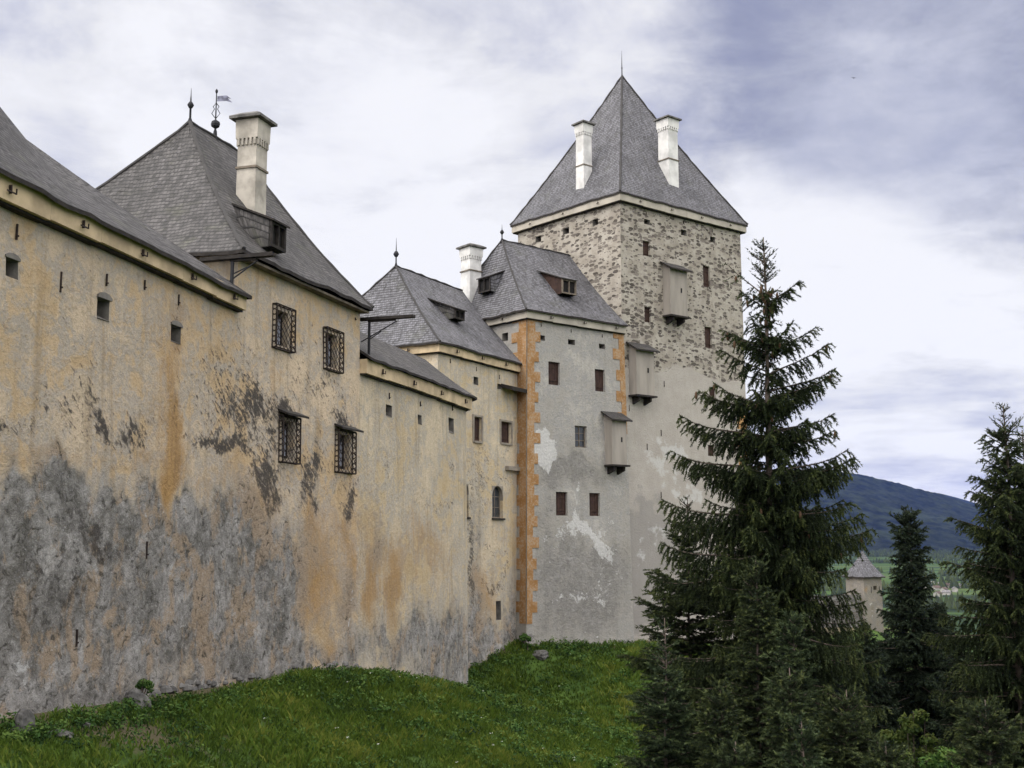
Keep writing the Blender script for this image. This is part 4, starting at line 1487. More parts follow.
roof('roof', cw2, [(eD[0], eD[1], r1D, r0D), (eD[1], eD[2], r1D, r1D), (eD[2], eD[3], r0D, r1D)], M['shingle_old'], 0.09, 0.05, 0.4, 0.16, seed=3)

# --- beige house with arched windows
dC = unit2(C0, C1)
nC = nrm2(dC)
blkC = Block([C0, C1, C1 - nC * 9, C0 - nC * 9], 9.25, -12, 0.012, {1: nC, 2: zero, 3: zero})
for s_ in (('low', 476, 560, 9, 90, .5), ('rust', 488, 610, 14, 30, .45), ('low', 490, 650, 40, 22, .9), ('low', 480, 630, 20, 20, .5), ('low', 512, 610, 8, 30, .6), ('rust', 485, 590, 18, 20, .5), ('rust', 500, 540, 12, 30, .35), ('dark', 485, 520, 6, 40, .5), ('dark', 500, 480, 14, 10, .55),  # stains near px 466-480 paint occlusion shade beside the lower wall's end
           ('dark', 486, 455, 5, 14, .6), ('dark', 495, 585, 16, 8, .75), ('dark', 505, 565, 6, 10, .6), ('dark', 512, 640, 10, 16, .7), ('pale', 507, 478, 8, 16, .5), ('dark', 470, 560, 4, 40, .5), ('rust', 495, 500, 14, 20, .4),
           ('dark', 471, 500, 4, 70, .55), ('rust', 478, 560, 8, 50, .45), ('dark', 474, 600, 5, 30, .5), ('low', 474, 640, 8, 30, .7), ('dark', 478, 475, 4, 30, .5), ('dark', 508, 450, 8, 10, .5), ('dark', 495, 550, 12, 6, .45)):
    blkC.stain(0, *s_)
C_SQ = [(473.5, 417, 481.5, 441), (500.5, 422, 511, 443)]
C_LP = [(473.5, 377, 478, 385), (497.5, 384, 501.5, 389)]
C_AR = [(463, 484, 468.5, 517), (492, 486, 503, 518)]
C_SL = [(496, 601, 501, 620)]
for r_ in C_SQ + C_AR:
    blkC.hole(0, blkC.rect(0, *r_), 0.32)
for r_ in C_LP + C_SL:
    blkC.hole(0, blkC.rect(0, *r_), 0.4)
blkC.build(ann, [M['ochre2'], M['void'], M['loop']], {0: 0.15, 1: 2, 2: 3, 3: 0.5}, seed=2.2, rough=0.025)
for r_ in C_SQ:
    rr = blkC.rect(0, *r_)
    window(blkC, 0, rr, ann, 'shutter', 0.26)
    surround(blkC, 0, rr, ann, 0.10, 0.018)
for r_ in C_LP:
    loophole(blkC, 0, blkC.rect(0, *r_), ann, False)
for r_ in C_AR:
    rr = blkC.rect(0, *r_)
    w_ = window(blkC, 0, rr, ann, 'glass', 0.28)
    # pointed head: two plaster spandrels close the square opening to an arch
    u0, u1, z0, z1 = rr
    um, w2 = (u0 + u1) / 2, (u1 - u0) / 2
    ah = min(1.05 * (u1 - u0), (z1 - z0) * 0.45)
    sp = MB()
    for sgn in (-1, 1):
        arc = [(um + sgn * w2 * math.cos(t) * (1 - 0.0 * t), z1 - ah + ah * math.sin(t) ** 0.85) for t in np.linspace(0, math.pi / 2, 8)]
        poly = arc + [(um + sgn * w2, z1)]
        if sgn > 0:
            poly = poly[::-1]
        f0 = [blkC.P(0, a, b, 0.012) for a, b in poly]
        f1 = [blkC.P(0, a, b, -0.18) for a, b in poly]
        m = len(poly)
        sp.add(f0 + f1, [tuple(range(m)), tuple(range(m, 2 * m))[::-1]] + [(k, k + m, (k + 1) % m + m, (k + 1) % m) for k in range(m)])
    sp.build('arch_head', M['frame'], w_)
    sl = MB()
    sl.box(blkC.P(0, um, z0 - 0.05, 0.03), Vector((*dC, 0)) * (w2 + 0.06), Vector((*nC, 0)) * 0.08, Vector((0, 0, 0.045)))
    sl.build('sill', M['darkwood'], w_)
for px, py in ((450, 361), (476, 369), (499, 377)):
    iron_pin(blkC, 0, px, py, .3, ann)
cornice('cornice', blkC, [3, 0], 8.84, 9.25, 0.24, ann, 'cream', (0, 0.1))
for k in range(3):
    gutter_hook(blkC.P(0, 1.3 + k * 2.4, 9.05) + Vector((*nC, 0)) * 0.255, Vector((*dC, 0)), Vector((*nC, 0)), ann, 1.0)
gutter_hook(blkC.P(3, blkC.L[3] - 1.6, 9.05) + Vector((*blkC.nrm[3], 0)) * 0.255, Vector((*blkC.d[3], 0)), Vector((*blkC.nrm[3], 0)), ann, 1.0)
zeC = 9.30
hC, apC, zrC = solve_along(C0, dC, nC, 4.5, 396, 266)
print('annex apex', hC, zrC)
r1C = Vector((-2.9, 64.2, zrC - 0.1))
eC = [v3(C0 + (nC - dC) * .38, zeC), v3(C1 + nC * .38 - dC * 0.1, zeC), v3(V2((-6.2, 68.4)), zeC), v3(C0 - nC * 9.5 - dC * .5, zeC)]
r0C = v3(apC, zrC)
roof('roof', ann, [(eC[0], eC[1], r1C, r0C), (eC[3], eC[0], r0C, r0C), (eC[2], eC[3], r0C, r1C)], M['shingle'], 0.10, 0.05, 0.5, 0.16, seed=4)
ridge_caps(ann, [(eC[0], r0C), (eC[3], r0C), (r0C, r1C)], 0.16, 0.055)
finial(r0C, 1.55, 0.16, ann, ballz=0.42)
pd = plane_hit(456, 320, eC[0], eC[1], r0C)
dormer(pd + Vector((*nC, 0)) * 0.2, nC, dC, 0.95, 0.52, ann, 1.5, 0.62, 'darkwood', 'shingle', 0.25)
uC, zC = blkC.uz(0, 503, 387)
lean_canopy(blkC, 0, uC - 0.2, blkC.L[0] + 0.15, zC + .18, 0.75, 0.22, ann, 'shingle_old', 'canopy', 0.2)
uC, zC = blkC.uz(0, 505, 468)
lb = MB()
lb.box(blkC.P(0, (uC + blkC.L[0]) / 2, zC, 0.09), Vector((*dC, 0)) * (blkC.L[0] - uC) / 2, Vector((*nC, 0)) * 0.16, Vector((0, 0, 0.11)))
lb.build('ledge', M['frame'], ann)

# --- grey house with quoins
dE = unit2(E0, E1)
nE = nrm2(dE)
bEL = V2((-4.77, 66.96))
blkE = Block([E0, E1, V2((3.4, 71.6)), bEL], 12.15, -12, 0.03, {1: nE, 2: zero, 3: zero})
for s_ in (('pale', 538, 438, 9, 16, 1.3), ('pale', 551, 450, 9, 14, 1.2), ('pale', 545, 458, 6, 8, .8), ('pale', 575, 527, 18, 10, .75), ('pale', 592, 534, 14, 10, .7), ('pale', 577, 495, 4, 22, .75), ('pale', 560, 540, 12, 8, .6), ('pale', 600, 548, 16, 8, .55), ('pale', 612, 520, 12, 12, .5), ('pale', 575, 590, 34, 26, .42), ('pale', 615, 575, 26, 40, .45), ('pale', 560, 395, 30, 26, .3), ('pale', 545, 560, 10, 6, .5), ('pale', 560, 600, 30, 4, .35), ('pale', 590, 632, 30, 5, .5),
           ('pale', 545, 530, 4, 10, .5), ('low', 560, 472, 24, 16, 1.0), ('low', 588, 470, 22, 14, .8), ('low', 555, 565, 30, 30, .8), ('low', 600, 590, 40, 45, .9), ('low', 560, 410, 14, 8, .3), ('low', 610, 560, 14, 16, .6), ('low', 545, 510, 14, 20, .6), ('low', 560, 620, 40, 22, .5),
           ('dark', 530, 636, 10, 7, .8), ('dark', 570, 640, 60, 3, .5), ('dark', 568, 455, 4, 30, .15), ('dark', 555, 390, 9, 5, .3), ('dark', 600, 393, 8, 5, .3), ('dark', 548, 342, 6, 6, .25), ('pale', 585, 400, 30, 20, .2)):
    blkE.stain(0, *s_)
E_W = [(548.5, 362, 560, 385), (595, 369.5, 605, 391.5), (575, 426, 587, 447.5), (556, 492, 567.5, 515), (589.5, 493, 600, 516)]
E_L = [(538, 335, 545, 340), (568, 339.5, 575, 345), (599, 344, 605, 349)]
for r_ in E_W:
    blkE.hole(0, blkE.rect(0, *r_), 0.34)
for r_ in E_L:
    blkE.hole(0, blkE.rect(0, *r_), 0.4)
blkE.hole(3, blkE.rect(3, 502, 333, 508, 341), 0.4)
blkE.build(east, [M['greyp'], M['void'], M['loop']], {0: 0.16, 1: 2, 2: 3, 3: 0.4}, seed=3.1, rough=0.012)
for k, r_ in enumerate(E_W):
    rr = blkE.rect(0, *r_)
    window(blkE, 0, rr, east, 'glass' if k == 2 else 'shutter', 0.26)
for r_ in E_L:
    loophole(blkE, 0, blkE.rect(0, *r_), east, False)
for px, py in ((541, 325), (571, 331), (602, 336)):
    iron_pin(blkE, 0, px, py, .25, east)
quoins(blkE, 0, True, -4.6, 11.78, east, 0.98, 0.56, 0.56)
quoins(blkE, 0, False, 5.8, 11.78, east, 0.95, 0.5, 0.62)
quoins(blkE, 3, False, -4.6, 11.78, east, 1.35, 0.75, 0.56)
cornice('cornice', blkE, [3, 0], 11.74, 12.16, 0.24, east, 'cream_lt', (0, 0.0))
for k in range(3):
    gutter_hook(blkE.P(0, 1.5 + k * 2.5, 11.95) + Vector((*nE, 0)) * 0.255, Vector((*dE, 0)), Vector((*nE, 0)), east, 0.9)
gutter_hook(blkE.P(3, blkE.L[3] - 1.8, 11.95) + Vector((*blkE.nrm[3], 0)) * 0.255, Vector((*blkE.d[3], 0)), Vector((*blkE.nrm[3], 0)), east, 0.9)
zeE = 12.2
hE, apE, zrE = solve_along(E0, dE, nE, 4.35, 502, 240)
print('east apex', hE, zrE)
r0E = v3(apE, zrE)
r1E = Vector((3.72, 68.35, zrE - 0.05))
eE = [v3(E0 + (nE - dE) * .38, zeE), v3(E1 + nE * .38 + dE * 0.02, zeE), v3(V2((1.0, 71.6)), zeE), v3(bEL - (nE + dE) * .5, zeE)]
roof('roof', east, [(eE[0], eE[1], r1E, r0E), (eE[3], eE[0], r0E, r0E), (eE[2], eE[3], r0E, r1E)], M['shingle'], 0.10, 0.05, 0.5, 0.16, seed=5)
ridge_caps(east, [(eE[0], r0E), (eE[3], r0E), (r0E, r1E)], 0.16, 0.055)
finial(r0E, 0.95, 0.13, east, ballz=0.5)
pd = plane_hit(566, 295, eE[0], eE[1], r0E)
dormer(pd + Vector((*nE, 0)) * 0.25, nE, dE, 1.1, 0.85, east, 1.9, 0.75, 'oldwood', 'shingle', 0.2, 'redwood')
pd = plane_hit(488, 293, eE[3], eE[0], r0E)
dormer(pd + Vector((*blkE.nrm[3], 0)) * 0.25, blkE.nrm[3], blkE.d[3], 1.1, 0.85, east, 1.8, 0.8, 'darkwood', 'shingle', 0.2, 'shingle')
pc = plane_hit(471, 290, eE[3], eE[0], r0E)
ztop = pc.y * cam_ray(471, 249).z / cam_ray(471, 249).y
chimney((pc.x, pc.y), blkE.d[3], 0.45, 0.45, pc.z - 1.2, ztop, east, M['white'], M['rock'], 0.95, 0.62, 0.14)

# --- the keep
blkK = Block([K0, KR, KB, KL], 20.25, -12, 0.004)
dK, nK = blkK.d[0], blkK.nrm[0]
zbound = blkK.uz(0, 690, 372)[1]


def keep_extra(e, U, Z, at):
    at['rub'][:] = np.clip((Z - zbound) / 2.0 + 0.5 + 0.15 * np.sin(U * 0.9), 0, 1)
    if e == 0:      # ochre corner paint low on the far corner
        q = (U > blkK.L[0] - (0.45 + 0.4 * ((Z / 0.62).astype(int) % 2))) & (Z > 3.2) & (Z < 8.4)
        at['rust'][q] = 1.0
    if e == 3:
        at['pale'] += 0.25 * np.exp(-((U - blkK.L[3]) / 3) ** 2)


for s_ in (('pale', 690, 490, 50, 40, .5), ('pale', 650, 600, 30, 24, .45), ('pale', 660, 450, 40, 20, .36), ('low', 640, 520, 30, 40, .6), ('low', 660, 570, 40, 50, .7), ('pale', 655, 535, 14, 10, .5), ('low', 690, 420, 40, 20, .15), ('pale', 640, 555, 14, 12, .5), ('low', 630, 610, 40, 30, .5)):
    blkK.stain(0, *s_)
K_W = [(643, 241, 650, 256), (703, 266, 710.5, 287), (644.5, 307, 651, 322.5), (705, 327, 712, 348), (709.5, 387, 716, 404), (708, 445, 715, 456)]
K_R = [(644, 219.5, 650, 224.5), (681, 229.5, 686.5, 235), (710, 237, 715, 242.5)]
K_LF = [(535.5, 236.5, 541, 242.5), (563, 228, 569, 234), (592.5, 219, 598, 225.5)]
for r_ in K_W:
    blkK.hole(0, blkK.rect(0, *r_), 0.34)
for r_ in K_R:
    blkK.hole(0, blkK.rect(0, *r_), 0.4)
for r_ in K_LF:
    blkK.hole(3, blkK.rect(3, *r_), 0.4)
blkK.build(keep, [M['rubble'], M['void'], M['loop']], {0: 0.2, 1: 2, 2: 3, 3: 0.25}, extra=keep_extra, seed=4.4, rough=0.02)
for r_ in K_W:
    rr = blkK.rect(0, *r_)
    window(blkK, 0, rr, keep, 'shutter', 0.24)
for r_ in K_R:
    loophole(blkK, 0, blkK.rect(0, *r_), keep, False)
for r_ in K_LF:
    loophole(blkK, 3, blkK.rect(3, *r_), keep, False)
for px, py in ((646, 213), (683, 222), (712, 231), (713, 249)):
    iron_pin(blkK, 0, px, py, .22, keep)
for px, py in ((538, 229), (566, 221), (595, 212)):
    iron_pin(blkK, 3, px, py, .22, keep)
for px, py in ((664, 384), (661, 433), (647, 447), (661, 495), (629, 408)):
    iron_pin(blkK, 0, px, py, .5, keep)
cornice('cornice', blkK, [3, 0], 19.78, 20.24, 0.3, keep, 'cream_lt', (0.3, 0.3))
for e_, m_ in ((0, 4), (3, 3)):
    for k in range(m_):
        u = blkK.L[e_] * (k + 0.5) / m_
        gutter_hook(blkK.P(e_, u, 20.0) + Vector((*blkK.nrm[e_], 0)) * 0.31, Vector((*blkK.d[e_], 0)), Vector((*blkK.nrm[e_], 0)), keep, 0.7)
zeK = 20.3
ek = [v3(p, zeK) for p in (blkK.c[i] + blkK.mi[i] * 0.36 for i in range(4))]
apK = pt(622, 76, 72.2)
roof('roof', keep, [(ek[0], ek[1], apK, apK), (ek[1], ek[2], apK, apK), (ek[2], ek[3], apK, apK), (ek[3], ek[0], apK, apK)], M['shingle'], 0.12, 0.06, 0.6, 0.1, seed=6)
ridge_caps(keep, [(ek[0], apK), (ek[1], apK), (ek[3], apK)], 0.1, 0.07)
finial(apK - Vector((0, 0, 0.1)), 1.9, 0.06, keep, ballz=0.35)
for px, py, top, w_, pl in ((584, 178, 125.5, 0.37, (ek[3], ek[0], apK)), (668.5, 172, 121, 0.46, (ek[0], ek[1], apK))):
    pc = plane_hit(px, py, *pl)
    zt_ = pc.y * cam_ray(px, top).z / cam_ray(px, top).y
    chimney((pc.x, pc.y), dK, w_, w_, pc.z - 2.2, zt_, keep, M['white'], M['rock'], 1.0, 0.52, 0.13)


def garderobe(blk, e, x0, x1, yt, yb, out, parent, drop=0.55):
    """closed privy box on timber brackets, with its own shingled lean-to roof"""
    u0 = blk.uz(e, x0, (yt + yb) / 2)[0]
    u1 = blk.uz(e, x1, (yt + yb) / 2)[0]
    xm = (x0 + x1) / 2
    zt, zb_ = blk.uz(e, xm, yt)[1], blk.uz(e, xm, yb)[1]
    # the box front stands off the wall: shift so that it covers the same part of the wall face
    ax, n, Z = Vector((*blk.d[e], 0)), Vector((*blk.nrm[e], 0)), Vector((0, 0, 1))
    um = (u0 + u1) / 2
    hw = (u1 - u0) / 2
    mb = MB()
    mb.box(blk.P(e, um, (zt + zb_) / 2, out / 2 - 0.05), ax * hw, n * (out / 2 + 0.05), Z * (zt - zb_) / 2)
    g = mb.build('garderobe', M['box'], parent)
    rb = MB()
    ov = 0.22
    a = [blk.P(e, um - hw - ov, zt + drop, -0.05), blk.P(e, um + hw + ov, zt + drop, -0.05), blk.P(e, um + hw + ov, zt - 0.05, out + 0.3), blk.P(e, um - hw - ov, zt - 0.05, out + 0.3)]
    lo = [p - Vector((0, 0, 0.09)) for p in a]
    w = 2 * (hw + ov)
    rb.add(a, [(3, 2, 1, 0)], 0, [[(0, 0), (w, 0), (w, 1.3), (0, 1.3)]])
    rb.add(a + lo, [(4, 5, 6, 7), (3, 7, 6, 2), (0, 4, 7, 3), (2, 6, 5, 1)], 1)
    rb.build('garderobe_roof', [M['shingle_old'], M['darkwood']], g)
    # gable cheeks under the roof
    for sgn in (-1, 1):
        cb = MB()
        t = [blk.P(e, um + sgn * hw * 0.99, zt - 0.02, 0), blk.P(e, um + sgn * hw * 0.99, zt - 0.02, out), blk.P(e, um + sgn * hw * 0.99, zt + drop - 0.1, 0)]
        cb.add(t, [(0, 1, 2) if sgn < 0 else (2, 1, 0)])
        cb.build('cheek', M['box'], g)
    kb = MB()
    kb.box(blk.P(e, um, zb_ - 0.06, out / 2 + 0.04), ax * (hw + 0.1), n * (out / 2 + 0.1), Z * 0.05)
    kb.build('floor_board', M['darkwood'], g)
    for f_ in (-0.62, 0.62):
        bb = MB()
        p = blk.P(e, um + hw * f_, zb_ - 0.12, 0)
        bb.add([p - ax * .07, p + n * out * 0.95 - ax * .07, p + n * out * 0.95 - Z * 0.22 - ax * .07, p - Z * 0.42 - ax * .07,
                p + ax * .07, p + n * out * 0.95 + ax * .07, p + n * out * 0.95 - Z * 0.22 + ax * .07, p - Z * 0.42 + ax * .07],
               [(0, 1, 2, 3), (7, 6, 5, 4), (0, 4, 5, 1), (1, 5, 6, 2), (2, 6, 7, 3), (3, 7, 4, 0)])
        bb.build('bracket', M['darkwood'], g)
    sl = MB()
    sl.box(blk.P(e, um + hw * 0.3, zb_ + (zt - zb_) * 0.55, out + 0.012), ax * 0.05, n * 0.012, Z * 0.14)
    sl.build('slit', M['void'], g)
    return g


garderobe(blkK, 0, 663, 680, 271, 317, 0.6, keep, 0.5)
garderobe(blkK, 0, 629, 647, 351, 396, 0.6, keep, 0.5)
garderobe(blkE, 0, 604.5, 619.5, 420, 465, 0.6, east, 0.5)
gb = garderobe(blkK, 0, 690, 706, 395, 444, 0.6, keep, 0.4) if False else None


# ================================================================== GROUND, VALLEY, HILL
def axis_pts(segs):
    out = []
    for a, b, h in segs:
        out += list(np.arange(a, b, h))
    return np.array(out + [segs[-1][1]])


gx = axis_pts([(-9000, -2000, 1000), (-2000, -300, 170), (-300, -40, 20), (-40, -14, 2), (-14, 22, 0.45), (22, 60, 1.5), (60, 300, 12), (300, 2000, 85), (2000, 9000, 500)])
gy = axis_pts([(-3000, -200, 400), (-200, -20, 20), (-20, 12, 2), (12, 80, 0.5), (80, 140, 2), (140, 500, 20), (500, 5000, 75), (5000, 14000, 900)])
XX, YY = np.meshgrid(gx, gy)
ZZ = ground_z(XX, YY)
nx, ny = len(gx), len(gy)
ii = np.arange(nx * ny).reshape(ny, nx)
Q = np.stack([ii[:-1, :-1], ii[:-1, 1:], ii[1:, 1:], ii[1:, :-1]], -1).reshape(-1, 4)
dgr, _ = base_dist(XX, YY)

m, nt = new_mat('meadow_ground')
ob = nt.obj()
geo = nt.n('NewGeometry')
n1 = nt.noise(ob, 0.35, 6, 0.65)
n2 = nt.noise(ob, 2.2, 6, 0.68)
n3 = nt.noise(ob, 9.0, 4, 0.7)
near_c = nt.mix(nt.ramp(n1, 0.35, 0.65), (0.030, 0.058, 0.013), (0.062, 0.105, 0.020))
near_c = nt.mix(nt.math('MULTIPLY', nt.ramp(n2, 0.45, 0.7), 0.7), near_c, (0.022, 0.036, 0.011))
near_c = nt.mix(nt.math('MULTIPLY', nt.ramp(n3, 0.55, 0.75), 0.5), near_c, (0.09, 0.13, 0.03))
bare = nt.ramp(nt.math('ADD', nt.attr('bare'), nt.math('MULTIPLY', nt.math('SUBTRACT', n2, 0.5), 1.2)), 0.4, 0.7)
near_c = nt.mix(nt.math('MULTIPLY', bare, 0.85), near_c, nt.mix(n3, (0.055, 0.042, 0.026), (0.13, 0.105, 0.07)))
# far valley floor: hay meadows and pastures in strips
fv = nt.mapv(ob, (1 / 420, 1 / 190, 1), rot=(0, 0, R(12)))
vo = nt.n('TexVoronoi', feature='F1')
nt.put(vo.inputs['Vector'], fv)
vo.inputs['Scale'].default_value = 1.0
sc_ = nt.n('SeparateColor')
nt.put(sc_.inputs[0], vo.outputs['Color'])
fr_ = nt.n('ValToRGB')
nt.put(fr_.inputs[0], sc_.outputs[0])
fr_.color_ramp.interpolation = 'CONSTANT'
e = fr_.color_ramp.elements
e[0].position, e[0].color = 0, (0.0158, 0.0302, 0.0094, 1)
e[1].position, e[1].color = 0.8, (0.054, 0.0756, 0.0216, 1)
q = e.new(0.25)
q.color = (0.0324, 0.0576, 0.0144, 1)
q = e.new(0.5)
q.color = (0.0086, 0.0158, 0.0086, 1)
q = e.new(0.65)
q.color = (0.0432, 0.0756, 0.018, 1)
far_c = nt.mix(nt.math('MULTIPLY', nt.ramp(nt.noise(ob, 0.01, 5, 0.6), 0.4, 0.7), 0.45), fr_.outputs[0], (0.05, 0.085, 0.03))
sp = nt.n('SeparateXYZ')
nt.put(sp.inputs[0], ob)
farm = nt.ramp(nt.math('ADD', nt.math('ABSOLUTE', sp.outputs[0]), sp.outputs[1]), 500, 1100)
finish(nt, nt.mix(farm, near_c, far_c), 0.95, n2, 0.05, 0.6, spec=0.1)
M['ground'] = m
bare = np.exp(-np.clip(dgr, 0, 99) / 0.55) * 1.0
# trodden earth below the near end of the wall
bare += 0.9 * np.exp(-(((XX + 7.3) / 1.0) ** 2 + ((YY - 22.3) / 1.7) ** 2)) + 0.5 * np.exp(-(((XX + 5.6) / 1.4) ** 2 + ((YY - 25.0) / 3.0) ** 2)) + 0.35 * np.exp(-(((XX - 5.0) / 3) ** 2 + ((YY - 62.0) / 3) ** 2))
ground = np_mesh('ground', np.stack([XX, YY, ZZ], -1).reshape(-1, 3), Q, m, None, {'bare': bare.ravel()}, smooth=True)
tag(ground, kind='structure')

# wooded ridge across the valley
hx = np.linspace(-2500, 7500, 420)
hy = np.linspace(4700, 10500, 150)
HX, HY = np.meshgrid(hx, hy)
# crest line from the photograph: pixel column -> pixel row, at 8.2 km
CY = 8200.0
cpx = np.array([300, 600, 700, 760, 800, 830, 860, 890, 915, 940, 968, 1000, 1060, 1200, 1500])
cpy = np.array([505, 492, 482, 475, 471.5, 470.5, 474, 481, 488, 494, 503, 512, 524, 531, 533])
cxw, czw = [], []
for a, b in zip(cpx, cpy):
    p = pt(a, b, CY)
    cxw.append(p.x)
    czw.append(p.z)
crest = np.interp(HX * CY / np.maximum(HY, 5200), cxw, czw)
t = np.clip((HY - 4800) / (CY - 4800), 0, 1)
prof = np.where(HY < CY, t ** 1.15, np.clip(1 - (HY - CY) / 6000, 0, 1) ** 0.7)
HZ = -110 + (crest + 110) * prof
HZ += 14 * np.sin(HX / 420 + HY / 700) * prof * (1 - prof) * 4 + 9 * np.sin(HX / 160 - HY / 300) * prof * (1 - prof) * 3
HZ += RNG.normal(0, 3.5, HZ.shape) * (prof > 0.12)
m, nt = new_mat('wooded_hillside')
ob = nt.obj()
a1 = nt.noise(nt.mapv(ob, (1, 0.6, 1)), 0.012, 6, 0.7)
a2 = nt.noise(ob, 0.0016, 5, 0.6)
c = nt.mix(nt.ramp(a1, 0.35, 0.68), (0.003, 0.006, 0.005), (0.020, 0.027, 0.018))
c = nt.mix(nt.math('MULTIPLY', nt.ramp(a2, 0.5, 0.72), 0.5), c, (0.034, 0.046, 0.024))
finish(nt, c, 0.95, a1, 8.0, 0.7, spec=0.05)
ii = np.arange(HX.size).reshape(HX.shape)
Q = np.stack([ii[:-1, :-1], ii[:-1, 1:], ii[1:, 1:], ii[1:, :-1]], -1).reshape(-1, 4)
hill = np_mesh('hill', np.stack([HX, HY, HZ], -1).reshape(-1, 3), Q, m, smooth=True)
tag(hill, kind='structure')
# the pale end of a further range showing past its right shoulder
hx = np.linspace(-3000, 9000, 90)
hy = np.linspace(12000, 16000, 14)
HX, HY = np.meshgrid(hx, hy)
cr = np.interp(HX * 13000 / HY, [pt(a, b, 13000).x for a, b in ((300, 520), (850, 500), (925, 490), (945, 493.5), (965, 499), (1000, 510), (1100, 525))], [pt(a, b, 13000).z for a, b in ((300, 520), (850, 500), (925, 490), (945, 493.5), (965, 499), (1000, 510), (1100, 525))])
HZ = -150 + (cr + 150) * np.clip(1 - np.abs(HY - 13000) / 3500, 0, 1)
ii = np.arange(HX.size).reshape(HX.shape)
Q = np.stack([ii[:-1, :-1], ii[:-1, 1:], ii[1:, 1:], ii[1:, :-1]], -1).reshape(-1, 4)
rg = np_mesh('hill', np.stack([HX, HY, HZ], -1).reshape(-1, 3), Q, m, smooth=True)
tag(rg, kind='structure')

# ------------------------------------------------------------------ air
hb = MB()
hb.box((1500, 7300, 290), (11500, 0, 0), (0, 11300, 0), (0, 0, 540))
m, nt = new_mat('valley_air')
pv_ = nt.n('VolumePrincipled')
pv_.inputs['Color'].default_value = (0.14, 0.26, 1.0, 1)
pv_.inputs['Density'].default_value = 1.1e-5
o_ = nt.n('OutputMaterial')
nt.put(o_.inputs['Volume'], pv_.outputs[0])
hz = hb.build('haze', m)
tag(hz, kind='stuff')

# ------------------------------------------------------------------ scattered woods on the valley floor
VV, FF, TT = [], [], []


def cone_tree(x, y, z, h, r, tone):
    b = len(VV)
    n = 5
    a0 = random.uniform(0, 6)
    for k in range(n):
        a = a0 + 2 * math.pi * k / n
        rr = r * random.uniform(0.75, 1.2)
        VV.append((x + rr * math.cos(a), y + rr * math.sin(a), z + h * random.uniform(0.02, 0.15)))
        TT.append(tone * 0.8)
    VV.append((x, y, z + h))
    TT.append(tone)
    for k in range(n):
        FF.append((b + k, b + (k + 1) % n, b + n))


fr = random.Random(11)
for band in range(60):
    yb = fr.uniform(900, 4700) if band < 26 else fr.uniform(350, 4700)
    xc = yb * fr.uniform(0.27, 0.44) if band < 26 else yb * fr.uniform(0.1, 0.95)
    ln = fr.uniform(40, 260) * yb / 2400
    cnt = int(ln / 3.2)
    for k in range(cnt):
        t = fr.random()
        x = xc + (t - 0.5) * ln + fr.gauss(0, 4)
        y = yb + (t - 0.5) * ln * fr.uniform(-0.1, 0.25) + fr.gauss(0, 14)
        cone_tree(x, y, gz(x, y) - 1, fr.uniform(9, 19), fr.uniform(3.0, 5.5), fr.uniform(0.1, 0.7))
for k in range(3200):       # wood edge at the foot of the ridge
    x = fr.uniform(300, 4600)
    y = fr.uniform(4300, 5200)
    cone_tree(x, y, gz(x, y) - 1, fr.uniform(12, 24), fr.uniform(4, 7), fr.uniform(0.1, 0.6))
fw = np_mesh('far_woods', VV, FF, M['needle'], None, {'tone': TT})
tag(fw, kind='stuff')

# ------------------------------------------------------------------ village far down in the valley
M['vwall'] = simple_mat('village_render', (0.30, 0.285, 0.26), 0.9, 0.1, 0.3)
M['vroof'] = simple_mat('village_tiles', (0.085, 0.06, 0.052), 0.9, 0.3, 0.5)
M['vroof2'] = simple_mat('village_slates', (0.15, 0.14, 0.14), 0.9, 0.3, 0.5)
vil = [(931, 585, 0), (936, 590, 1), (941, 586, 0), (944, 592, 1), (928, 578, 0), (949, 588, 1), (947, 595, 0), (953, 584, 0), (938, 597, 1), (955, 592, 0), (924, 590, 1), (960, 588, 0)]
for k, (px, py, rk) in enumerate(vil):
    d = cam_ray(px, py)
    t = 500.0
    while t < 4500:
        p = d * (t / d.y)
        if p.z <= gz(p.x, p.y):
            break
        t += 8
    x, y, z = p.x, p.y, gz(p.x, p.y)
    rr = random.Random(k)
    a = rr.uniform(0, 3)
    ax, ay = V2((math.cos(a), math.sin(a))), V2((-math.sin(a), math.cos(a)))
    w, l, h = rr.uniform(3, 4), rr.uniform(4, 6), rr.uniform(3.5, 5)
    c = V2((x, y))
    hs = empty('village_house', (0, 0, 0))
    tag(hs, 'tiny pale house among the trees of the village on the valley floor', 'house', 'houses of the far village in the valley')
    mb = MB()
    mb.prism([c - ax * l - ay * w, c + ax * l - ay * w, c + ax * l + ay * w, c - ax * l + ay * w], z - 2, z + h)
    for sgn in (-1, 1):
        e_ = c + ax * l * sgn * 0.995
        mb.add([v3(e_ - ay * w, z + h), v3(e_ + ay * w, z + h), v3(e_, z + h + w * 0.62)], [(0, 1, 2) if sgn > 0 else (2, 1, 0)])
    mb.build('wall', M['vwall'], hs)
    rb = MB()
    for sgn in (-1, 1):
        o1 = ay * (w + 0.7) * sgn
        q_ = [v3(c - ax * (l + .7) + o1, z + h - .3), v3(c + ax * (l + .7) + o1, z + h - .3), v3(c + ax * (l + .7), z + h + w * 0.66), v3(c - ax * (l + .7), z + h + w * 0.66)]
        lo = [p_ - Vector((0, 0, .25)) for p_ in q_]
        rb.add(q_ + lo, [(0, 1, 2, 3), (7, 6, 5, 4), (0, 4, 5, 1), (1, 5, 6, 2), (3, 7, 4, 0)])
    rb.build('roof', M['vroof'] if rk else M['vroof2'], hs)

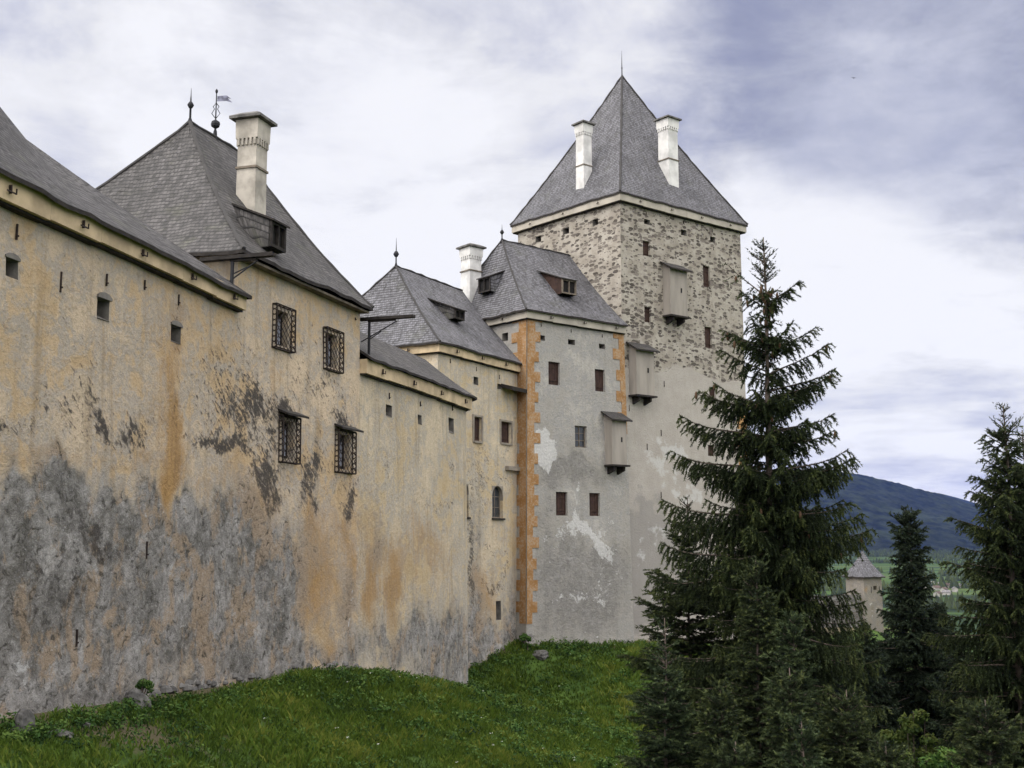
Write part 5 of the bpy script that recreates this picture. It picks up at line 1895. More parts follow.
# ------------------------------------------------------------------ small watch tower at the end of the outer wall
WT = empty('watch_tower', (0, 0, 0))
tag(WT, 'little square watch tower with a flared pyramid roof behind the spruces in the distance', 'watch tower')
wy = 118.0
w0 = pt(863.5, 577, wy)
dW = V2((math.cos(R(28)), math.sin(R(28))))
nW = nrm2(dW)
zt_ = w0.z
w0 = w0.xy
S = 2.55
blkW = Block([w0, w0 + dW * S, w0 + dW * S - nW * S, w0 - nW * S], zt_, -18, 0.0)
wn1 = blkW.rect(0, 873.5, 586, 877, 590)
for r_ in ((873.5, 586, 876.7, 590),):
    blkW.hole(0, blkW.rect(0, *r_), 0.3)
for r_ in ((871, 587, 871.9, 593), (879, 586.5, 879.9, 592)):
    blkW.hole(0, blkW.rect(0, *r_), 0.3)
blkW.stain(0, 'rust', 866.5, 590, 1.6, 5, .9)
blkW.stain(0, 'pale', 872, 608, 6, 12, .6)
blkW.stain(0, 'low', 866, 605, 4, 10, .6)
blkW.build(WT, [M['turret'], M['void']], {0: 0.25, 3: 0.25, 1: 1, 2: 1}, seed=6, rough=0.01)
ew = [v3(blkW.c[i] + blkW.mi[i] * 0.28, zt_) for i in range(4)]
apW = v3(w0 + dW * S / 2 - nW * S / 2, pt(863.5, 550, wy + 1.5).z)
roof('roof', WT, [(ew[0], ew[1], apW, apW), (ew[1], ew[2], apW, apW), (ew[2], ew[3], apW, apW), (ew[3], ew[0], apW, apW)], M['shingle'], 0.12, 0.0, 0.5, 0.42, seed=7)
finial(apW - Vector((0, 0, .1)), 1.3, 0.16, WT, ballz=0.75)
# old rubble wall running up to the tower
GW = empty('rubble_wall', (0, 0, 0))
tag(GW, 'old mottled rubble stone wall with a ragged top leading up to the little watch tower', 'stone wall')
g1 = w0 - nW * 0.4 + dW * 0.03
g0 = w0 - V2((6.0, 2.2))
dG = unit2(g0, g1)
blkG = Block([g0, g1 - dG * 0.02, g1 - dG * 0.02 - nrm2(dG) * 0.8, g0 - nrm2(dG) * 0.8], zt_ - 2.3, -18, 0.0)


def g_extra(e, U, Z, at):
    at['rub'][:] = 1.0


blkG.build(GW, [M['rubble_dark'], M['void']], {0: 0.3, 1: 1, 2: 1, 3: 1}, extra=g_extra, seed=8, rough=0.06)
cp = MB()
for k in range(10):
    L_ = blkG.L[0] / 10
    hh = random.uniform(0.1, 0.5)
    p_ = blkG.P(0, L_ * (k + .5), zt_ - 2.3 + hh / 2, -0.4)
    cp.box(p_, Vector((*dG, 0)) * L_ * .46, Vector((*nrm2(dG), 0)) * 0.36, Vector((0, 0, hh / 2 - .003)))
cp.build('coping', M['rock'], GW)


# ================================================================== SPRUCES
def spruce_geo(H, rad_fn, rng, whorl=0.42, per=6, dens=1.0, bare_top=0.0, needle=0.055, droop=0.30, rise_top=0.75, majors=None, twig_gap=0.10, base_frac=0.03, hang=0.55, lean=0.0, up_tip=0.12, pair=4, thin=2.0):
    """returns wood (V,F) and needle (V,F,tone): branch whorls with hanging side twigs, each twig clothed in needles"""
    WV, WF = [], []
    limbs = []
    tw_o, tw_d, tw_l, tw_t, tw_n = [], [], [], [], []

    def stick(pts, r0, r1):
        b = len(WV)
        n = len(pts)
        for i, p in enumerate(pts):
            d = pts[min(i + 1, n - 1)] - pts[max(i - 1, 0)]
            d = d / (np.linalg.norm(d) + 1e-9)
            a = np.cross(d, (0, 0, 1.0) if abs(d[2]) < .95 else (1.0, 0, 0))
            a /= np.linalg.norm(a) + 1e-9
            c = np.cross(d, a)
            r = r0 + (r1 - r0) * i / (n - 1)
            for k in range(3):
                t_ = 2 * math.pi * k / 3
                WV.append(p + (a * math.cos(t_) + c * math.sin(t_)) * r)
        for i in range(n - 1):
            for k in range(3):
                k2 = (k + 1) % 3
                WF.append((b + i * 3 + k, b + i * 3 + k2, b + i * 3 + 3 + k2, b + i * 3 + 3 + k))

    blist = []
    z = H * base_frac
    while z < H - 0.12:
        f = z / H
        n = per if f < .9 else max(3, per - 2)
        a0 = rng.uniform(0, 6.28)
        for k in range(n):
            az = a0 + 2 * math.pi * k / n + rng.uniform(-.35, .35)
            L = rad_fn(f, az) * rng.uniform(0.45, 1.12)
            if L > 0.06 and not (thin < f < .93 and rng.random() < .45):
                blist.append((z + rng.uniform(-.12, .12), az, L))
        z += whorl * (0.45 + 0.75 * (1 - f)) * rng.uniform(0.75, 1.25)
    for mj in (majors or []):
        blist.append(mj)
    for zb_, az, L in blist:
        f = zb_ / H
        el = np.interp(f, [0, .35, .65, .85, 1], [-.05, .05, .22, .5, rise_top]) + rng.uniform(-.1, .1)
        dr = droop * np.interp(f, [0, .5, .8, 1], [1.25, 1.1, .6, .05])
        upt = up_tip * np.interp(f, [0, .7, 1], [1.2, 1.0, 0.3])
        n = max(4, int(L / 0.22))
        t = np.linspace(0, 1, n)
        rr = L * t
        zz = L * (el * t - dr * t ** 1.8 + upt * t ** 4)
        kink = rng.uniform(-.2, .2)
        ca, sa = np.cos(az + kink * t * .6), np.sin(az + kink * t * .6)
        lx = lean * zb_ / H
        pts = np.stack([rr * ca + lx, rr * sa, zb_ + zz], -1)
        stick(pts, 0.012 + 0.011 * L, 0.004)
        limbs += [(f, p) for p in pts[n // 3:]]
        sparse = 1.0
        if bare_top and f > 1 - bare_top:
            sparse = 0.35
        # main axis needles
        for i in range(n - 1):
            if t[i] > 0.3 or L < 0.9:
                d = pts[i + 1] - pts[i]
                l_ = np.linalg.norm(d)
                tw_o.append(pts[i]); tw_d.append(d / l_); tw_l.append(l_); tw_t.append(t[i]); tw_n.append(sparse)
        g = twig_gap / dens
        m_ = max(2, int(L / g))
        for k in range(m_):
            u = 0.10 + 0.9 * (k + rng.random()) / m_
            if sparse < 1 and rng.random() > 0.5:
                continue
            i = min(int(u * (n - 1)), n - 2)
            fr_ = u * (n - 1) - i
            o = pts[i] * (1 - fr_) + pts[i + 1] * fr_
            d = pts[i + 1] - pts[i]
            d /= np.linalg.norm(d)
            side = np.cross(d, (0, 0, 1.0))
            side /= np.linalg.norm(side) + 1e-9
            for sg in (-1, 1):
                tl = min(0.9, (0.16 + 0.34 * L * (1.05 - u) ** 0.8)) * rng.uniform(.5, 1.2)
                h_ = hang * rng.uniform(0.5, 1.5) * (0.25 + 0.75 * (1 - f)) if f < .93 else -0.25
                dd = d * rng.uniform(.45, .95) + side * sg * rng.uniform(.5, 1.0) + np.array((0, 0, -h_))
                dd /= np.linalg.norm(dd)
                # a twig: two segments, the second hanging more
                l1 = tl * .55
                tw_o.append(o); tw_d.append(dd); tw_l.append(l1); tw_t.append(u); tw_n.append(sparse)
                o2 = o + dd * l1
                d2 = dd + np.array((0, 0, -h_ * 0.9)) + rng.normal(0, .12, 3)
                d2 /= np.linalg.norm(d2)
                tw_o.append(o2); tw_d.append(d2); tw_l.append(tl * .55); tw_t.append(min(1, u + .15)); tw_n.append(sparse)
                if tl > .42 and rng.random() < .75:
                    for q in (-1, 1):
                        d3 = dd + np.cross(dd, (0, 0, 1.0)) * q * .8 + np.array((0, 0, -h_ * .5))
                        d3 /= np.linalg.norm(d3)
                        tw_o.append(o + dd * l1 * rng.uniform(.3, .9)); tw_d.append(d3); tw_l.append(tl * .4); tw_t.append(u); tw_n.append(sparse)
    O, D, Ln, Tt, Nn = (np.array(q) for q in (tw_o, tw_d, tw_l, tw_t, tw_n))
    # thin twig wood: one sliver triangle each
    cnt = np.maximum(2, (Ln / (needle * .42)).astype(int)) * pair
    cnt = np.maximum(2, (cnt * Nn).astype(int))
    idx = np.repeat(np.arange(len(O)), cnt)
    N = len(idx)
    s_ = rng.random(N)
    o = O[idx] + D[idx] * (Ln[idx] * s_)[:, None]
    d = D[idx]
    ref = np.where(np.abs(d[:, 2:3]) < .9, np.array([[0, 0, 1.0]]), np.array([[1.0, 0, 0]]))
    a = np.cross(d, ref)
    a /= np.linalg.norm(a, axis=1)[:, None]
    c = np.cross(d, a)
    ang = rng.uniform(0, 6.283, N)
    rad = a * np.cos(ang)[:, None] + c * np.sin(ang)[:, None]
    nd = d * 0.75 + rad * rng.uniform(.45, 1.0, N)[:, None]
    nd /= np.linalg.norm(nd, axis=1)[:, None]
    ln = needle * rng.uniform(.7, 1.3, N)
    wv = np.cross(nd, rad)
    wv /= np.linalg.norm(wv, axis=1)[:, None] + 1e-9
    w = needle * 0.19
    v0 = o - wv * w
    v1 = o + wv * w
    v2 = o + nd * ln[:, None]
    V = np.stack([v0, v1, v2], 1).reshape(-1, 3)
    Fc = np.arange(3 * N).reshape(-1, 3)
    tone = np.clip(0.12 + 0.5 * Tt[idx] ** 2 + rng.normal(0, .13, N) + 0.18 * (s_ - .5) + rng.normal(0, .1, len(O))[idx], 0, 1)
    tone = np.repeat(tone, 3)
    spruce_geo.limbs = limbs
    return (np.array(WV), WF), (V, Fc, tone)


def add_spruce(base, H, rad_fn, seed, label, group=None, mat='needle', trunk_r=None, name='spruce_tree', **kw):
    rng = np.random.default_rng(seed)
    (WV, WF), (V, Fc, tone) = spruce_geo(H, rad_fn, rng, **kw)
    t = empty(name, base)
    tag(t, label, 'spruce' if H > 5 else 'young spruce', group)
    tr = trunk_r or H * 0.012
    tb = MB()
    n = 9
    lean = kw.get('lean', 0)
    tb.tube([Vector((lean * k / n + 0.03 * math.sin(k * 1.7), 0.03 * math.cos(k * 2.1), -0.8 + (H + 0.8) * k / n)) for k in range(n + 1)], [tr * (1 - 0.97 * (k / n)) + 0.006 for k in range(n + 1)], 7)
    tb.build('trunk', M['bark'], t, smooth=True)
    nb = len(WV)
    # branches (quads) and needles (triangles) share the crown mesh
    Vall = np.concatenate([WV, V])
    tri = []
    for a, b, c, d in WF:
        tri.append((a, b, c))
        tri.append((a, c, d))
    Fall = np.concatenate([np.array(tri), Fc + nb])
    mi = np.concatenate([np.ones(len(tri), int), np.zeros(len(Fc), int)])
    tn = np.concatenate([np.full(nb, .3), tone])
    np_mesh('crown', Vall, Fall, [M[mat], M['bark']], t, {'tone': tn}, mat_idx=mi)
    return t


def from_profile(H, prof, noise=0.0, seed=0):
    fs = [p[0] for p in prof]
    rs = [p[1] for p in prof]

    def fn(f, az):
        return float(np.interp(f, fs, rs)) * (1 + noise * math.sin(az * 3 + seed + f * 40))
    return fn


def stand(px, Y, top_py):
    """foot of a tree in column px at distance Y and its height up to photo row top_py"""
    p = pt(px, top_py, Y)
    z = gz(p.x, Y)
    return Vector((p.x, Y, z)), p.z - z


# the big spruce in front of the keep
SY = 24.0
fb_, SH = stand(763, SY, 237)
mpp = SY / F_PX     # metres per photo pixel at its distance


def frac(py):
    return (pt(763, py, SY).z - fb_.z) / SH


P_ = [(0.0, 160), (frac(768), 150), (frac(700), 122), (frac(640), 98), (frac(600), 82), (frac(565), 68), (frac(540), 52), (frac(500), 46), (frac(470), 34), (frac(450), 26), (frac(425), 24), (frac(405), 22), (frac(385), 12), (frac(362), 15), (frac(345), 12), (frac(334), 9), (frac(318), 10),
      (frac(305), 13), (frac(290), 12), (frac(270), 18), (frac(255), 9), (1.0, 4)]
P_ = sorted((f, r * mpp) for f, r in P_)
maj = []


def major(py_attach, tip_px, az_depth=0.0, k=1.0):
    """one long limb reaching out sideways to photo column tip_px"""
    L = abs(tip_px - 763) * mpp
    az = (0.0 if tip_px > 763 else math.pi) + az_depth
    maj.append((frac(py_attach) * SH, az, L * k))


for a, b, c in ((412, 690, .2), (415, 700, -.3), (438, 672, .15), (448, 690, -.4), (470, 664, .1), (480, 675, -.35), (520, 652, .15), (528, 660, -.3), (560, 642, .2), (575, 640, -.2), (350, 722, -.2), (356, 728, .4), (372, 716, .1), (296, 720, .2),
                (305, 800, .2), (352, 815, .15), (375, 824, -.3), (392, 834, .2), (400, 826, -.2), (432, 832, .1), (440, 815, .5), (475, 852, .1), (482, 845, -.4), (530, 862, .15), (540, 858, -.25), (548, 868, .2), (600, 850, -.2)):
    major(a, b, c)
tr_ = random.Random(77)
for py_, r_, n_ in ((297, 24, 3), (306, 28, 4), (347, 44, 5), (355, 42, 4), (378, 46, 2), (404, 60, 5), (411, 56, 4), (440, 70, 6), (447, 64, 4), (476, 82, 8), (486, 76, 6), (518, 84, 8), (530, 80, 7), (556, 92, 8), (572, 90, 8)):
    for k in range(n_):
        maj.append((frac(py_ + tr_.uniform(-4, 4)) * SH, 6.283 * (k + tr_.uniform(-.35, .35)) / n_, r_ * mpp * tr_.uniform(.5, 1.0)))
main_spruce = add_spruce(fb_, SH, from_profile(SH, P_, .12, 2), 21, 'tall cone-laden spruce with a sparse top standing in front of the keep', None, 'needle', 0.19, majors=maj, whorl=0.40, per=8, bare_top=1 - frac(300), needle=0.066, droop=0.30, rise_top=0.9, twig_gap=0.08, hang=1.9, pair=4, up_tip=0.22, thin=frac(500))
# hanging cones, each a part
main_limbs = list(spruce_geo.limbs)
cmb = MB()
cmb.lathe((0, 0, -0.15), [(0.006, 0), (0.020, 0.012), (0.028, 0.045), (0.030, 0.08), (0.024, 0.12), (0.010, 0.15)], 6)
cone0 = cmb.build('cone', M['cone'], main_spruce, smooth=True)
cr = random.Random(5)
lim = [(f_, p_) for f_, p_ in main_limbs if frac(560) < f_ < frac(292)]
top_ = [q_ for q_ in lim if q_[0] > frac(320)]
midl = [q_ for q_ in lim if frac(380) < q_[0] <= frac(320)]
lowl = [q_ for q_ in lim if q_[0] <= frac(380)]
spots = []
for pool, cnt in ((top_, 34), (midl, 18), (lowl, 44)):
    for k in range(cnt):
        p_ = cr.choice(pool)[1]
        spots.append((p_[0] + cr.uniform(-.06, .06), p_[1] + cr.uniform(-.06, .06), p_[2] - cr.uniform(.0, .05)))
for k, s_ in enumerate(spots):
    c = cone0 if k == 0 else cone0.copy()
    if k:
        COL.objects.link(c)
        c.parent = main_spruce
    c.location = s_
    c.scale = (1, 1, cr.uniform(.85, 1.25))

# young spruce just left of it, and the saplings in front
Y_ = 26.5
b_, h_ = stand(687, Y_, 496)
m_ = Y_ / F_PX
fr2 = lambda py: (pt(687, py, Y_).z - b_.z) / h_
pf = sorted((f, r * m_) for f, r in ((0, 78), (fr2(740), 70), (fr2(700), 66), (fr2(660), 60), (fr2(620), 54), (fr2(590), 42), (fr2(580), 12), (fr2(560), 9), (fr2(545), 22), (fr2(530), 12), (fr2(515), 10), (1, 3)))
add_spruce(b_, h_, from_profile(h_, pf, .15, 4), 33, 'middle-sized bushy spruce with a thin leader touching the left side of the tall spruce', None, 'needle', 0.08, whorl=0.34, per=8, needle=0.064, droop=.12, hang=.4, twig_gap=.1, rise_top=.9, bare_top=.08)
Y_ = 20.0
b_, h_ = stand(664, Y_, 618)
m_ = Y_ / F_PX
fr2 = lambda py: (pt(664, py, Y_).z - b_.z) / h_
pf = sorted((f, r * m_) for f, r in ((0, 62), (fr2(768), 54), (fr2(740), 40), (fr2(715), 30), (fr2(690), 18), (fr2(670), 14), (fr2(650), 7), (1, 3)))
add_spruce(b_, h_, from_profile(h_, pf, .15, 5), 34, 'small spruce with a long pale bare leader at the foot of the grass bank', None, 'needle_blue', 0.035, whorl=0.26, per=7, needle=0.055, droop=.08, hang=.3, twig_gap=.09, rise_top=1.0, bare_top=.14)

SAP = [(755, 560, 21.5, 'young spruce whose pointed top rises against the trunk of the tall spruce', 34, 40),
       (792, 615, 20.0, 'paler young spruce in front of the right half of the tall spruce', 36, 41),
       (789, 668, 18.0, 'small young spruce standing below the paler one, in front of the tall spruce', 40, 42),
       (801, 722, 16.0, 'lowest of the young spruce tips at the foot of the tall spruce', 36, 43),
       (720, 690, 19.0, 'dark young spruce between the pale-leadered one and the tall trunk', 44, 44),
       (846, 690, 19.5, 'dark green young spruce on the right flank of the tall spruce', 48, 45),
       (885, 742, 17.5, 'spreading young spruce at the lower edge beside the yellow-green shrub', 52, 46),
       (985, 700, 18.5, 'dark young spruce at the foot of the right-hand spruces', 55, 47),
       (735, 742, 15.5, 'young spruce at the lower edge below the pale-leadered one', 44, 48)]
for px, py, Y_, lab, wpx, sd in SAP:
    b_, h_ = stand(px, Y_, py)
    m_ = Y_ / F_PX
    pf = [(0, wpx * 1.2 * m_), (max(.05, 1 - 130 * m_ / h_), wpx * .85 * m_), (1 - 70 * m_ / h_, wpx * .55 * m_), (1 - 30 * m_ / h_, wpx * .45 * m_), (1 - 12 * m_ / h_, wpx * .2 * m_), (1, 2 * m_)]
    pf.sort()
    add_spruce(b_, h_, from_profile(h_, pf, .12, sd), sd, lab, None, 'needle_blue' if sd in (41, 43) else 'needle', 0.05, whorl=0.25, per=8, needle=0.056, droop=.12, hang=.45, twig_gap=.085, rise_top=.95)

# dark spruce in the gap and the big pair at the right edge
Y_ = 46.0
b_, h_ = stand(908, Y_, 511)
m_ = Y_ / F_PX
fr2 = lambda py: (pt(908, py, Y_).z - b_.z) / h_
pf = sorted((f, r * m_) for f, r in ((0, 72), (fr2(700), 62), (fr2(650), 42), (fr2(620), 34), (fr2(590), 25), (fr2(560), 21), (fr2(535), 17), (fr2(522), 11), (1, 3)))
add_spruce(b_, h_, from_profile(h_, pf, .1, 6), 51, 'slim near-black spruce pointing up into the hillside beside the watch tower', None, 'needle_dark', 0.2, whorl=0.45, per=9, needle=0.11, droop=.25, hang=.9, twig_gap=.13, rise_top=.8)
Y_ = 25.0
b_, h_ = stand(1003, Y_, 405)
m_ = Y_ / F_PX
fr2 = lambda py: (pt(1003, py, Y_).z - b_.z) / h_
pf = sorted((f, r * m_) for f, r in ((0, 125), (fr2(768), 115), (fr2(700), 92), (fr2(650), 78), (fr2(600), 64), (fr2(560), 58), (fr2(520), 46), (fr2(490), 36), (fr2(470), 20), (fr2(455), 22), (fr2(437), 17), (fr2(425), 7), (fr2(415), 8), (1, 3)))
add_spruce(b_, h_, from_profile(h_, pf, .14, 7), 52, 'large spruce at the right edge whose thin twiggy top stands against the sky', None, 'needle', 0.17, whorl=0.40, per=8, needle=0.066, droop=.26, hang=1.6, twig_gap=.085, rise_top=.95, bare_top=.06)
Y_ = 28.0
b_, h_ = stand(1022, Y_, 430)
m_ = Y_ / F_PX
pf = [(0, 140 * m_), (.4, 90 * m_), (.62, 60 * m_), (.8, 34 * m_), (.9, 16 * m_), (1, 3 * m_)]
add_spruce(b_, h_, from_profile(h_, pf, .14, 8), 53, 'second large spruce cut by the right edge of the view behind its twin', None, 'needle', 0.17, whorl=0.45, per=8, needle=0.072, droop=.26, hang=1.6, twig_gap=.1, rise_top=.95, bare_top=.06)
# further trees below the watch tower that close the view down to the valley
for px, py, Y_, wpx, sd, lab in ((818, 640, 44, 46, 65, 'dark spruce hidden low behind the right side of the tall spruce'), (864, 624, 44, 38, 67, 'dark spruce between the tall spruce and the slim near-black one'), (938, 604, 60, 34, 61, 'low dark spruce right of the slim near-black one, below the village'), (842, 634, 50, 36, 62, 'broad dark spruce under the rubble wall of the watch tower'), (960, 640, 42, 40, 63, 'dark spruce between the slim one and the right-hand pair'), (886, 634, 60, 26, 64, 'dark spruce just under the watch tower')):
    b_, h_ = stand(px, Y_, py)
    m_ = Y_ / F_PX
    pf = [(0, wpx * 1.5 * m_), (.5, wpx * m_), (.8, wpx * .55 * m_), (.93, wpx * .25 * m_), (1, 2 * m_)]
    add_spruce(b_, h_, from_profile(h_, pf, .12, sd), sd, lab, None, 'needle_dark', 0.15, whorl=0.45, per=9, needle=0.12, droop=.25, hang=.9, twig_gap=.15, rise_top=.8)


# ================================================================== SHRUBS, GRASS, STONES
def leaf_cloud(centres, n_per, r, size, rng, flat=.7, up=.3):
    C_ = np.repeat(np.array(centres), n_per, 0)
    N = len(C_)
    d = rng.normal(0, 1, (N, 3))
    d /= np.linalg.norm(d, axis=1)[:, None]
    o = C_ + d * (rng.random(N) ** .45)[:, None] * r * np.array([1, 1, flat])
    nrm_ = d + rng.normal(0, .7, (N, 3)) + np.array([0, 0, up])
    nrm_ /= np.linalg.norm(nrm_, axis=1)[:, None]
    a = np.cross(nrm_, rng.normal(0, 1, (N, 3)))
    a /= np.linalg.norm(a, axis=1)[:, None]
    b = np.cross(nrm_, a)
    s = size * rng.uniform(.6, 1.3, N)[:, None]
    V = np.stack([o - a * s, o + b * s * .5, o + a * s, o - b * s * .5], 1).reshape(-1, 3)
    F_ = np.arange(4 * N).reshape(-1, 4)
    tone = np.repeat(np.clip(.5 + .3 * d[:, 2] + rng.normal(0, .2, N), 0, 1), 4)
    return V, F_, tone


def shrub(px, py, Y, wpx, label, seed, mat='bushleaf', size=.05, n=900, name='shrub', cat='shrub', stems=5):
    b_, h_ = stand(px, Y, py)
    h_ = max(h_, .6)
    w = wpx * Y / F_PX
    rng = np.random.default_rng(seed)
    s = empty(name, b_)
    tag(s, label, cat)
    cs = []
    sb_ = MB()
    for k in range(stems):
        a = rng.uniform(0, 6.28)
        rr = w * rng.uniform(.15, .8)
        hh = h_ * rng.uniform(.6, .98) * (1 - .3 * rr / w)
        p0 = Vector((0.1 * math.cos(a), 0.1 * math.sin(a), -.2))
        p1 = Vector((rr * .5 * math.cos(a), rr * .5 * math.sin(a), hh * .5))
        p2 = Vector((rr * math.cos(a), rr * math.sin(a), hh))
        sb_.tube([p0, p1, p2], [.03, .02, .008], 5)
        for q in range(5):
            t = rng.uniform(.12, 1)
            c = p1.lerp(p2, t) if t > .5 else p0.lerp(p1, t * 2)
            cs.append([c.x + rng.normal(0, w * .12), c.y + rng.normal(0, w * .12), min(c.z + rng.normal(0, h_ * .05), h_)])
    sb_.build('stems', M['bark'], s)
    V, F_, tn = leaf_cloud(cs, n // len(cs) * 1 + 60, w * .3, size, rng)
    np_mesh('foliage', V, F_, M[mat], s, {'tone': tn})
    return s


shrub(903, 652, 27, 34, 'yellow-green leafy shrub between the dark spruces', 71, size=.06, n=6000, stems=14)
shrub(888, 690, 22, 40, 'mid green leafy shrub below the yellow-green one', 72, 'bushleaf', size=.045, n=5000, stems=13)
shrub(935, 700, 21, 44, 'dark leafy shrub right of the mid green one', 73, 'herb', .045, 5000, stems=13)
shrub(690, 730, 22, 34, 'low leafy shrub at the left foot of the spruces', 74, 'herb', .045, 2000, stems=6)
shrub(603, 742, 26, 26, 'dark leafy shrub on the lower edge of the grass bank', 75, 'herb', .05, 1600, stems=6)
shrub(835, 745, 16, 50, 'dense green undergrowth shrub at the bottom of the slope', 76, 'herb', .035, 5000, stems=12)
shrub(950, 752, 16, 50, 'dense green shrub under the right-hand spruces', 77, 'herb', .035, 5000, stems=12)
shrub(527, 628, 59.3, 9, 'dark ivy-like bush at the foot of the orange corner quoins', 78, 'herb', .06, 500, stems=4)
shrub(140, 699, 24.3, 15, 'dark scrubby bush growing from the foot of the ochre wall', 79, 'herb', .028, 420, stems=8)

# grass: blades over the bank
rng = np.random.default_rng(99)


def blades(N, xr, yr, hgt, wid, dmin, dmax, per=5, vary=1.0):
    x = rng.uniform(*xr, N)
    y = rng.uniform(*yr, N)
    d, _ = base_dist(x, y)
    k = (d > dmin) & (d < dmax)
    # thin where earth is bare
    br_ = 0.9 * np.exp(-(((x + 7.3) / 1.0) ** 2 + ((y - 22.3) / 1.7) ** 2)) + .45 * np.exp(-(((x + 5.6) / 1.4) ** 2 + ((y - 25.0) / 3.0) ** 2))
    k &= rng.random(N) > br_
    x, y = x[k], y[k]
    z = ground_z(x, y)
    patch = 0.5 + .5 * np.sin(x * 1.1 + 1.7 * np.sin(y * .7)) * np.cos(y * .9 + np.sin(x * 1.3))
    pt2 = 0.5 + .5 * np.sin(x * 3.1 + y * 1.2) * np.cos(y * 2.7 - x)
    n = len(x)
    hh = hgt * (0.45 + .8 * patch * vary) * rng.uniform(.6, 1.3, n)
    x, y, z, hh, patch, pt2 = (np.repeat(q, per) for q in (x, y, z, hh, patch, pt2))
    n = len(x)
    x = x + rng.normal(0, .05, n)
    y = y + rng.normal(0, .05, n)
    a = rng.uniform(0, 6.283, n)
    ln = rng.uniform(.15, .8, n) * hh
    w = wid * rng.uniform(.6, 1.4, n)
    hh = hh * rng.uniform(.6, 1.15, n)
    ca, sa = np.cos(a), np.sin(a)
    p0 = np.stack([x - sa * w, y + ca * w, z - .03], -1)
    p1 = np.stack([x + sa * w, y - ca * w, z - .03], -1)
    p2 = np.stack([x + ca * ln * .4 + sa * w * .7, y + sa * ln * .4 - ca * w * .7, z + hh * .65], -1)
    p3 = np.stack([x + ca * ln, y + sa * ln, z + hh], -1)
    V = np.stack([p0, p1, p2, p3], 1).reshape(-1, 3)
    F_ = np.arange(4 * n).reshape(-1, 4)
    broad = np.sin(x * .42 + 1.5 * np.sin(y * .21)) * np.cos(y * .33 + 1)
    tone = np.clip(.20 + .17 * broad + .40 * patch + .25 * (pt2 - .5) + rng.normal(0, .16, n), 0, 1)
    return V, F_, np.repeat(tone, 4)


parts_ = [blades(16000, (-9, 3), (18, 33), .20, .011, .12, 14, 6), blades(26000, (-8, 9), (30, 50), .22, .016, .12, 26, 5), blades(26000, (-4, 16), (46, 75), .26, .026, .15, 26, 5), blades(9000, (0, 22), (18, 46), .3, .018, 10, 32, 5)]
V = np.concatenate([p[0] for p in parts_])
F_ = np.arange(len(V)).reshape(-1, 4)
gr = np_mesh('grass', V, F_, M['blade'], None, {'tone': np.concatenate([p[2] for p in parts_])})
tag(gr, kind='stuff')

# broad-leaved weeds in clumps
def clumps(n, xr, yr, dmin, dmax, size, lf):
    x = rng.uniform(*xr, n)
    y = rng.uniform(*yr, n)
    d, _ = base_dist(x, y)
    k = (d > dmin) & (d < dmax)
    x, y = x[k], y[k]
    z = ground_z(x, y)
    c = np.stack([x, y, z + size * .45], -1)
    V, F_, t_ = leaf_cloud(c, 46, size, lf, rng, .75, .6)
    off = np.repeat(np.repeat(rng.normal(-.12, .2, len(x)), 46), 4)
    return V, F_, np.clip(t_ + off, 0, 1)


cl_ = [clumps(420, (-9, 3), (18, 33), .3, 13, .24, .04), clumps(700, (-8, 9), (30, 50), .3, 20, .32, .055), clumps(620, (-4, 16), (46, 75), .25, 20, .42, .08), clumps(300, (0, 22), (16, 46), 10, 32, .35, .06), clumps(2600, (-10, 0), (19, 36), .15, .9, .2, .04), clumps(2600, (-6, 8), (36, 66), .15, 1.1, .26, .055)]
V = np.concatenate([p[0] for p in cl_])
wd = np_mesh('weeds', V, np.arange(len(V)).reshape(-1, 4), M['herb'], None, {'tone': np.concatenate([p[2] for p in cl_])})
tag(wd, kind='stuff')
# taller tufts standing out of the sward
tf = blades(2200, (-8, 10), (22, 66), .28, .008, .3, 20, 16, 1.0)
gt = np_mesh('grass', tf[0], tf[1], M['blade'], None, {'tone': np.clip(tf[2] + .04, 0, 1)})
tag(gt, kind='stuff')
# pale flower heads dotted through the grass
fl = []
for k in range(80):
    y = random.uniform(20, 66)
    x = random.uniform(-7, 9)
    d, _ = base_dist(np.array([x]), np.array([y]))
    if not .3 < d[0] < 14:
        continue
    fl.append((x, y, gz(x, y) + random.uniform(.15, .4)))
for k in range(9):
    fl.append((-2.1 + random.uniform(-1.3, .4), 46.8 + random.uniform(-1, .8), gz(-1.6, 47.2) + random.uniform(.3, .75)))
V, F_ , _t = leaf_cloud(fl, 7, .05, .022, rng, .25, 2)
fm = np_mesh('flowers', V, F_, M['flower'])
tag(fm, kind='stuff')


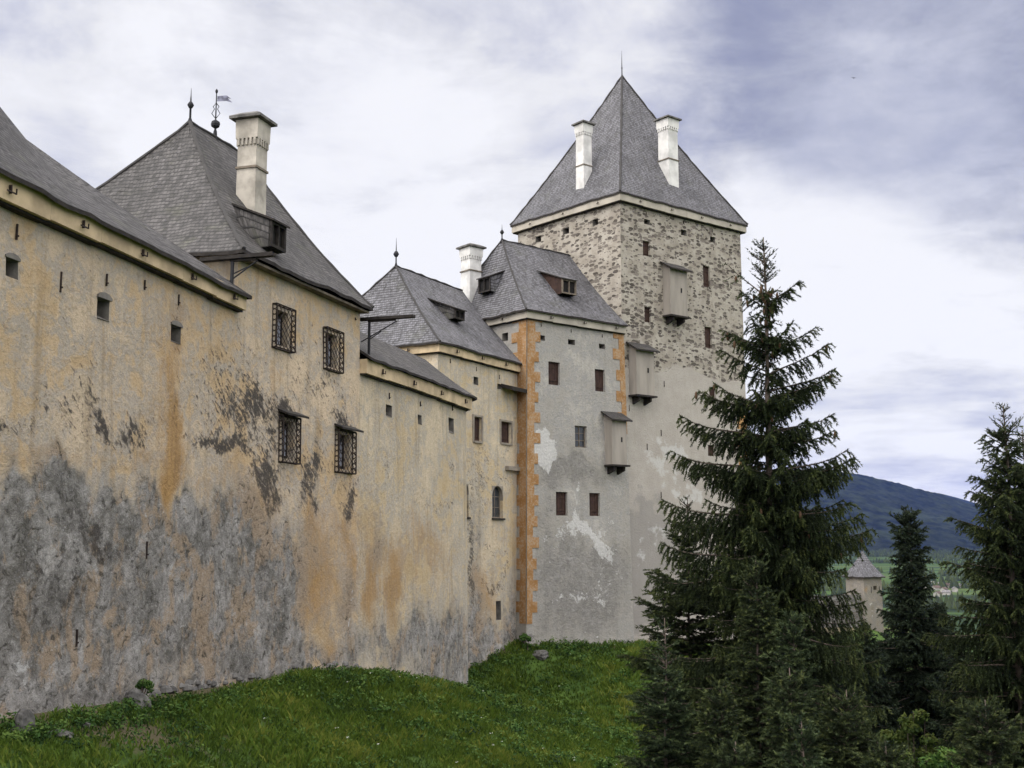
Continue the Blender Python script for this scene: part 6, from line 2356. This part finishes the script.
# stones at the wall foot
def boulder(px, py, Y, s, label, seed, sq=(1, .8, .7)):
    p = pt(px, py, Y)
    z = gz(p.x, p.y)
    bm = bmesh.new()
    bmesh.ops.create_icosphere(bm, subdivisions=4, radius=1)
    rr = np.random.default_rng(seed)
    ph = rr.uniform(0, 6, 6)
    cuts = []
    for fx in range(16):
        n_ = Vector(rr.normal(0, 1, 3)).normalized()
        cuts.append((n_, rr.uniform(.42, .8)))
    for v in bm.verts:
        c = v.co.copy()
        for _ in range(2):
            for n_, q_ in cuts:
                dd = c.dot(n_)
                if dd > q_:
                    c -= n_ * (dd - q_) * .94
        k = 1 + .05 * math.sin(7 * c.x + ph[0]) * math.cos(6 * c.y + ph[1]) + .035 * math.sin(15 * c.z + 9 * c.x + ph[2]) + .025 * math.sin(23 * c.y + ph[3])
        c *= k
        v.co = Vector((c.x * s * sq[0], c.y * s * sq[1], c.z * s * sq[2]))
    me = bpy.data.meshes.new('boulder')
    bm.to_mesh(me)
    bm.free()
    me.materials.append(M['rock'])
    o = bpy.data.objects.new('boulder', me)
    link(o)
    o.location = (p.x, p.y, z + s * .15)
    o.rotation_euler = (0, 0, seed * 1.3)
    tag(o, label, 'boulder')


boulder(20, 722, 20.0, .34, 'grey pointed boulder leaning on the near end of the wall foot', 1, (.9, .8, 1.0))
boulder(62, 733, 20.6, .26, 'flat grey rock slab set in the grass right of the pointed boulder', 2, (1.5, .9, .5))
boulder(88, 716, 21.6, .13, 'small grey stone on the worn earth between slab and wall', 3)
boulder(540, 636, 59.0, .5, 'dark jagged rock at the foot of the orange corner', 4, (1.3, .8, .8))
boulder(137, 694, 24.25, .42, 'dark jagged rock spur jutting from the foot of the long wall beside the scrubby bush', 6, (.8, .7, .8))
# rough footing masonry showing under the plaster
for (x0, x1, py, Y0_, Y1_, lab, n_) in ((285, 362, 668, 32.6, 37.0, 'broken rubble footing under the plaster between bush and second wall', 26), (150, 262, 680, 25.4, 30.6, 'grey rubble footing along the foot of the ochre wall', 30)):
    ft = MB()
    rr = random.Random(n_)
    for k in range(n_):
        t = (k + rr.random()) / n_
        px = x0 + (x1 - x0) * t
        blk = blkA if px < 237 else (blkB if px < 359 else blkD)
        u, z = blk.uz(0, px, py)
        zg = gz(*(blk.P(0, u, z, .15).xy))
        c = blk.P(0, u, zg + rr.uniform(-.05, .22), rr.uniform(-.10, .03))
        s = rr.uniform(.09, .2)
        a_ = rr.uniform(-.3, .3)
        ax = (Vector((*blk.d[0], 0)) + Vector((0, 0, a_))).normalized()
        nn = Vector((*blk.nrm[0], 0))
        ft.lathe(c - Vector((0, 0, s * .5)), [(s * .5, 0), (s * .95, s * .3), (s * .8, s * .75), (s * .35, s)], 6)
    o = ft.build('rubble_footing', M['rock'])
    tag(o, lab, 'stone footing', kind='stuff')

# a bird crossing the grey cloud
p = pt(853.5, 78, 160)
bb = MB()
bb.lathe((0, 0, -.16), [(.01, 0), (.05, .06), (.07, .16), (.05, .26), (.03, .31), (.005, .36)], 6)
for sg in (-1, 1):
    bb.add([Vector((sg * .03, 0, .02)), Vector((sg * .03, 0, -.08)), Vector((sg * .34, .10, -.04)), Vector((sg * .62, -.02, -.12)), Vector((sg * .34, .12, .05))], [(0, 1, 2, 4), (4, 2, 3)])
bd = bb.build('bird', M['darkiron'])
bd.location = p
bd.rotation_euler = (R(75), R(25), R(-60))
tag(bd, 'tiny dark bird flying high under the grey cloud', 'bird')
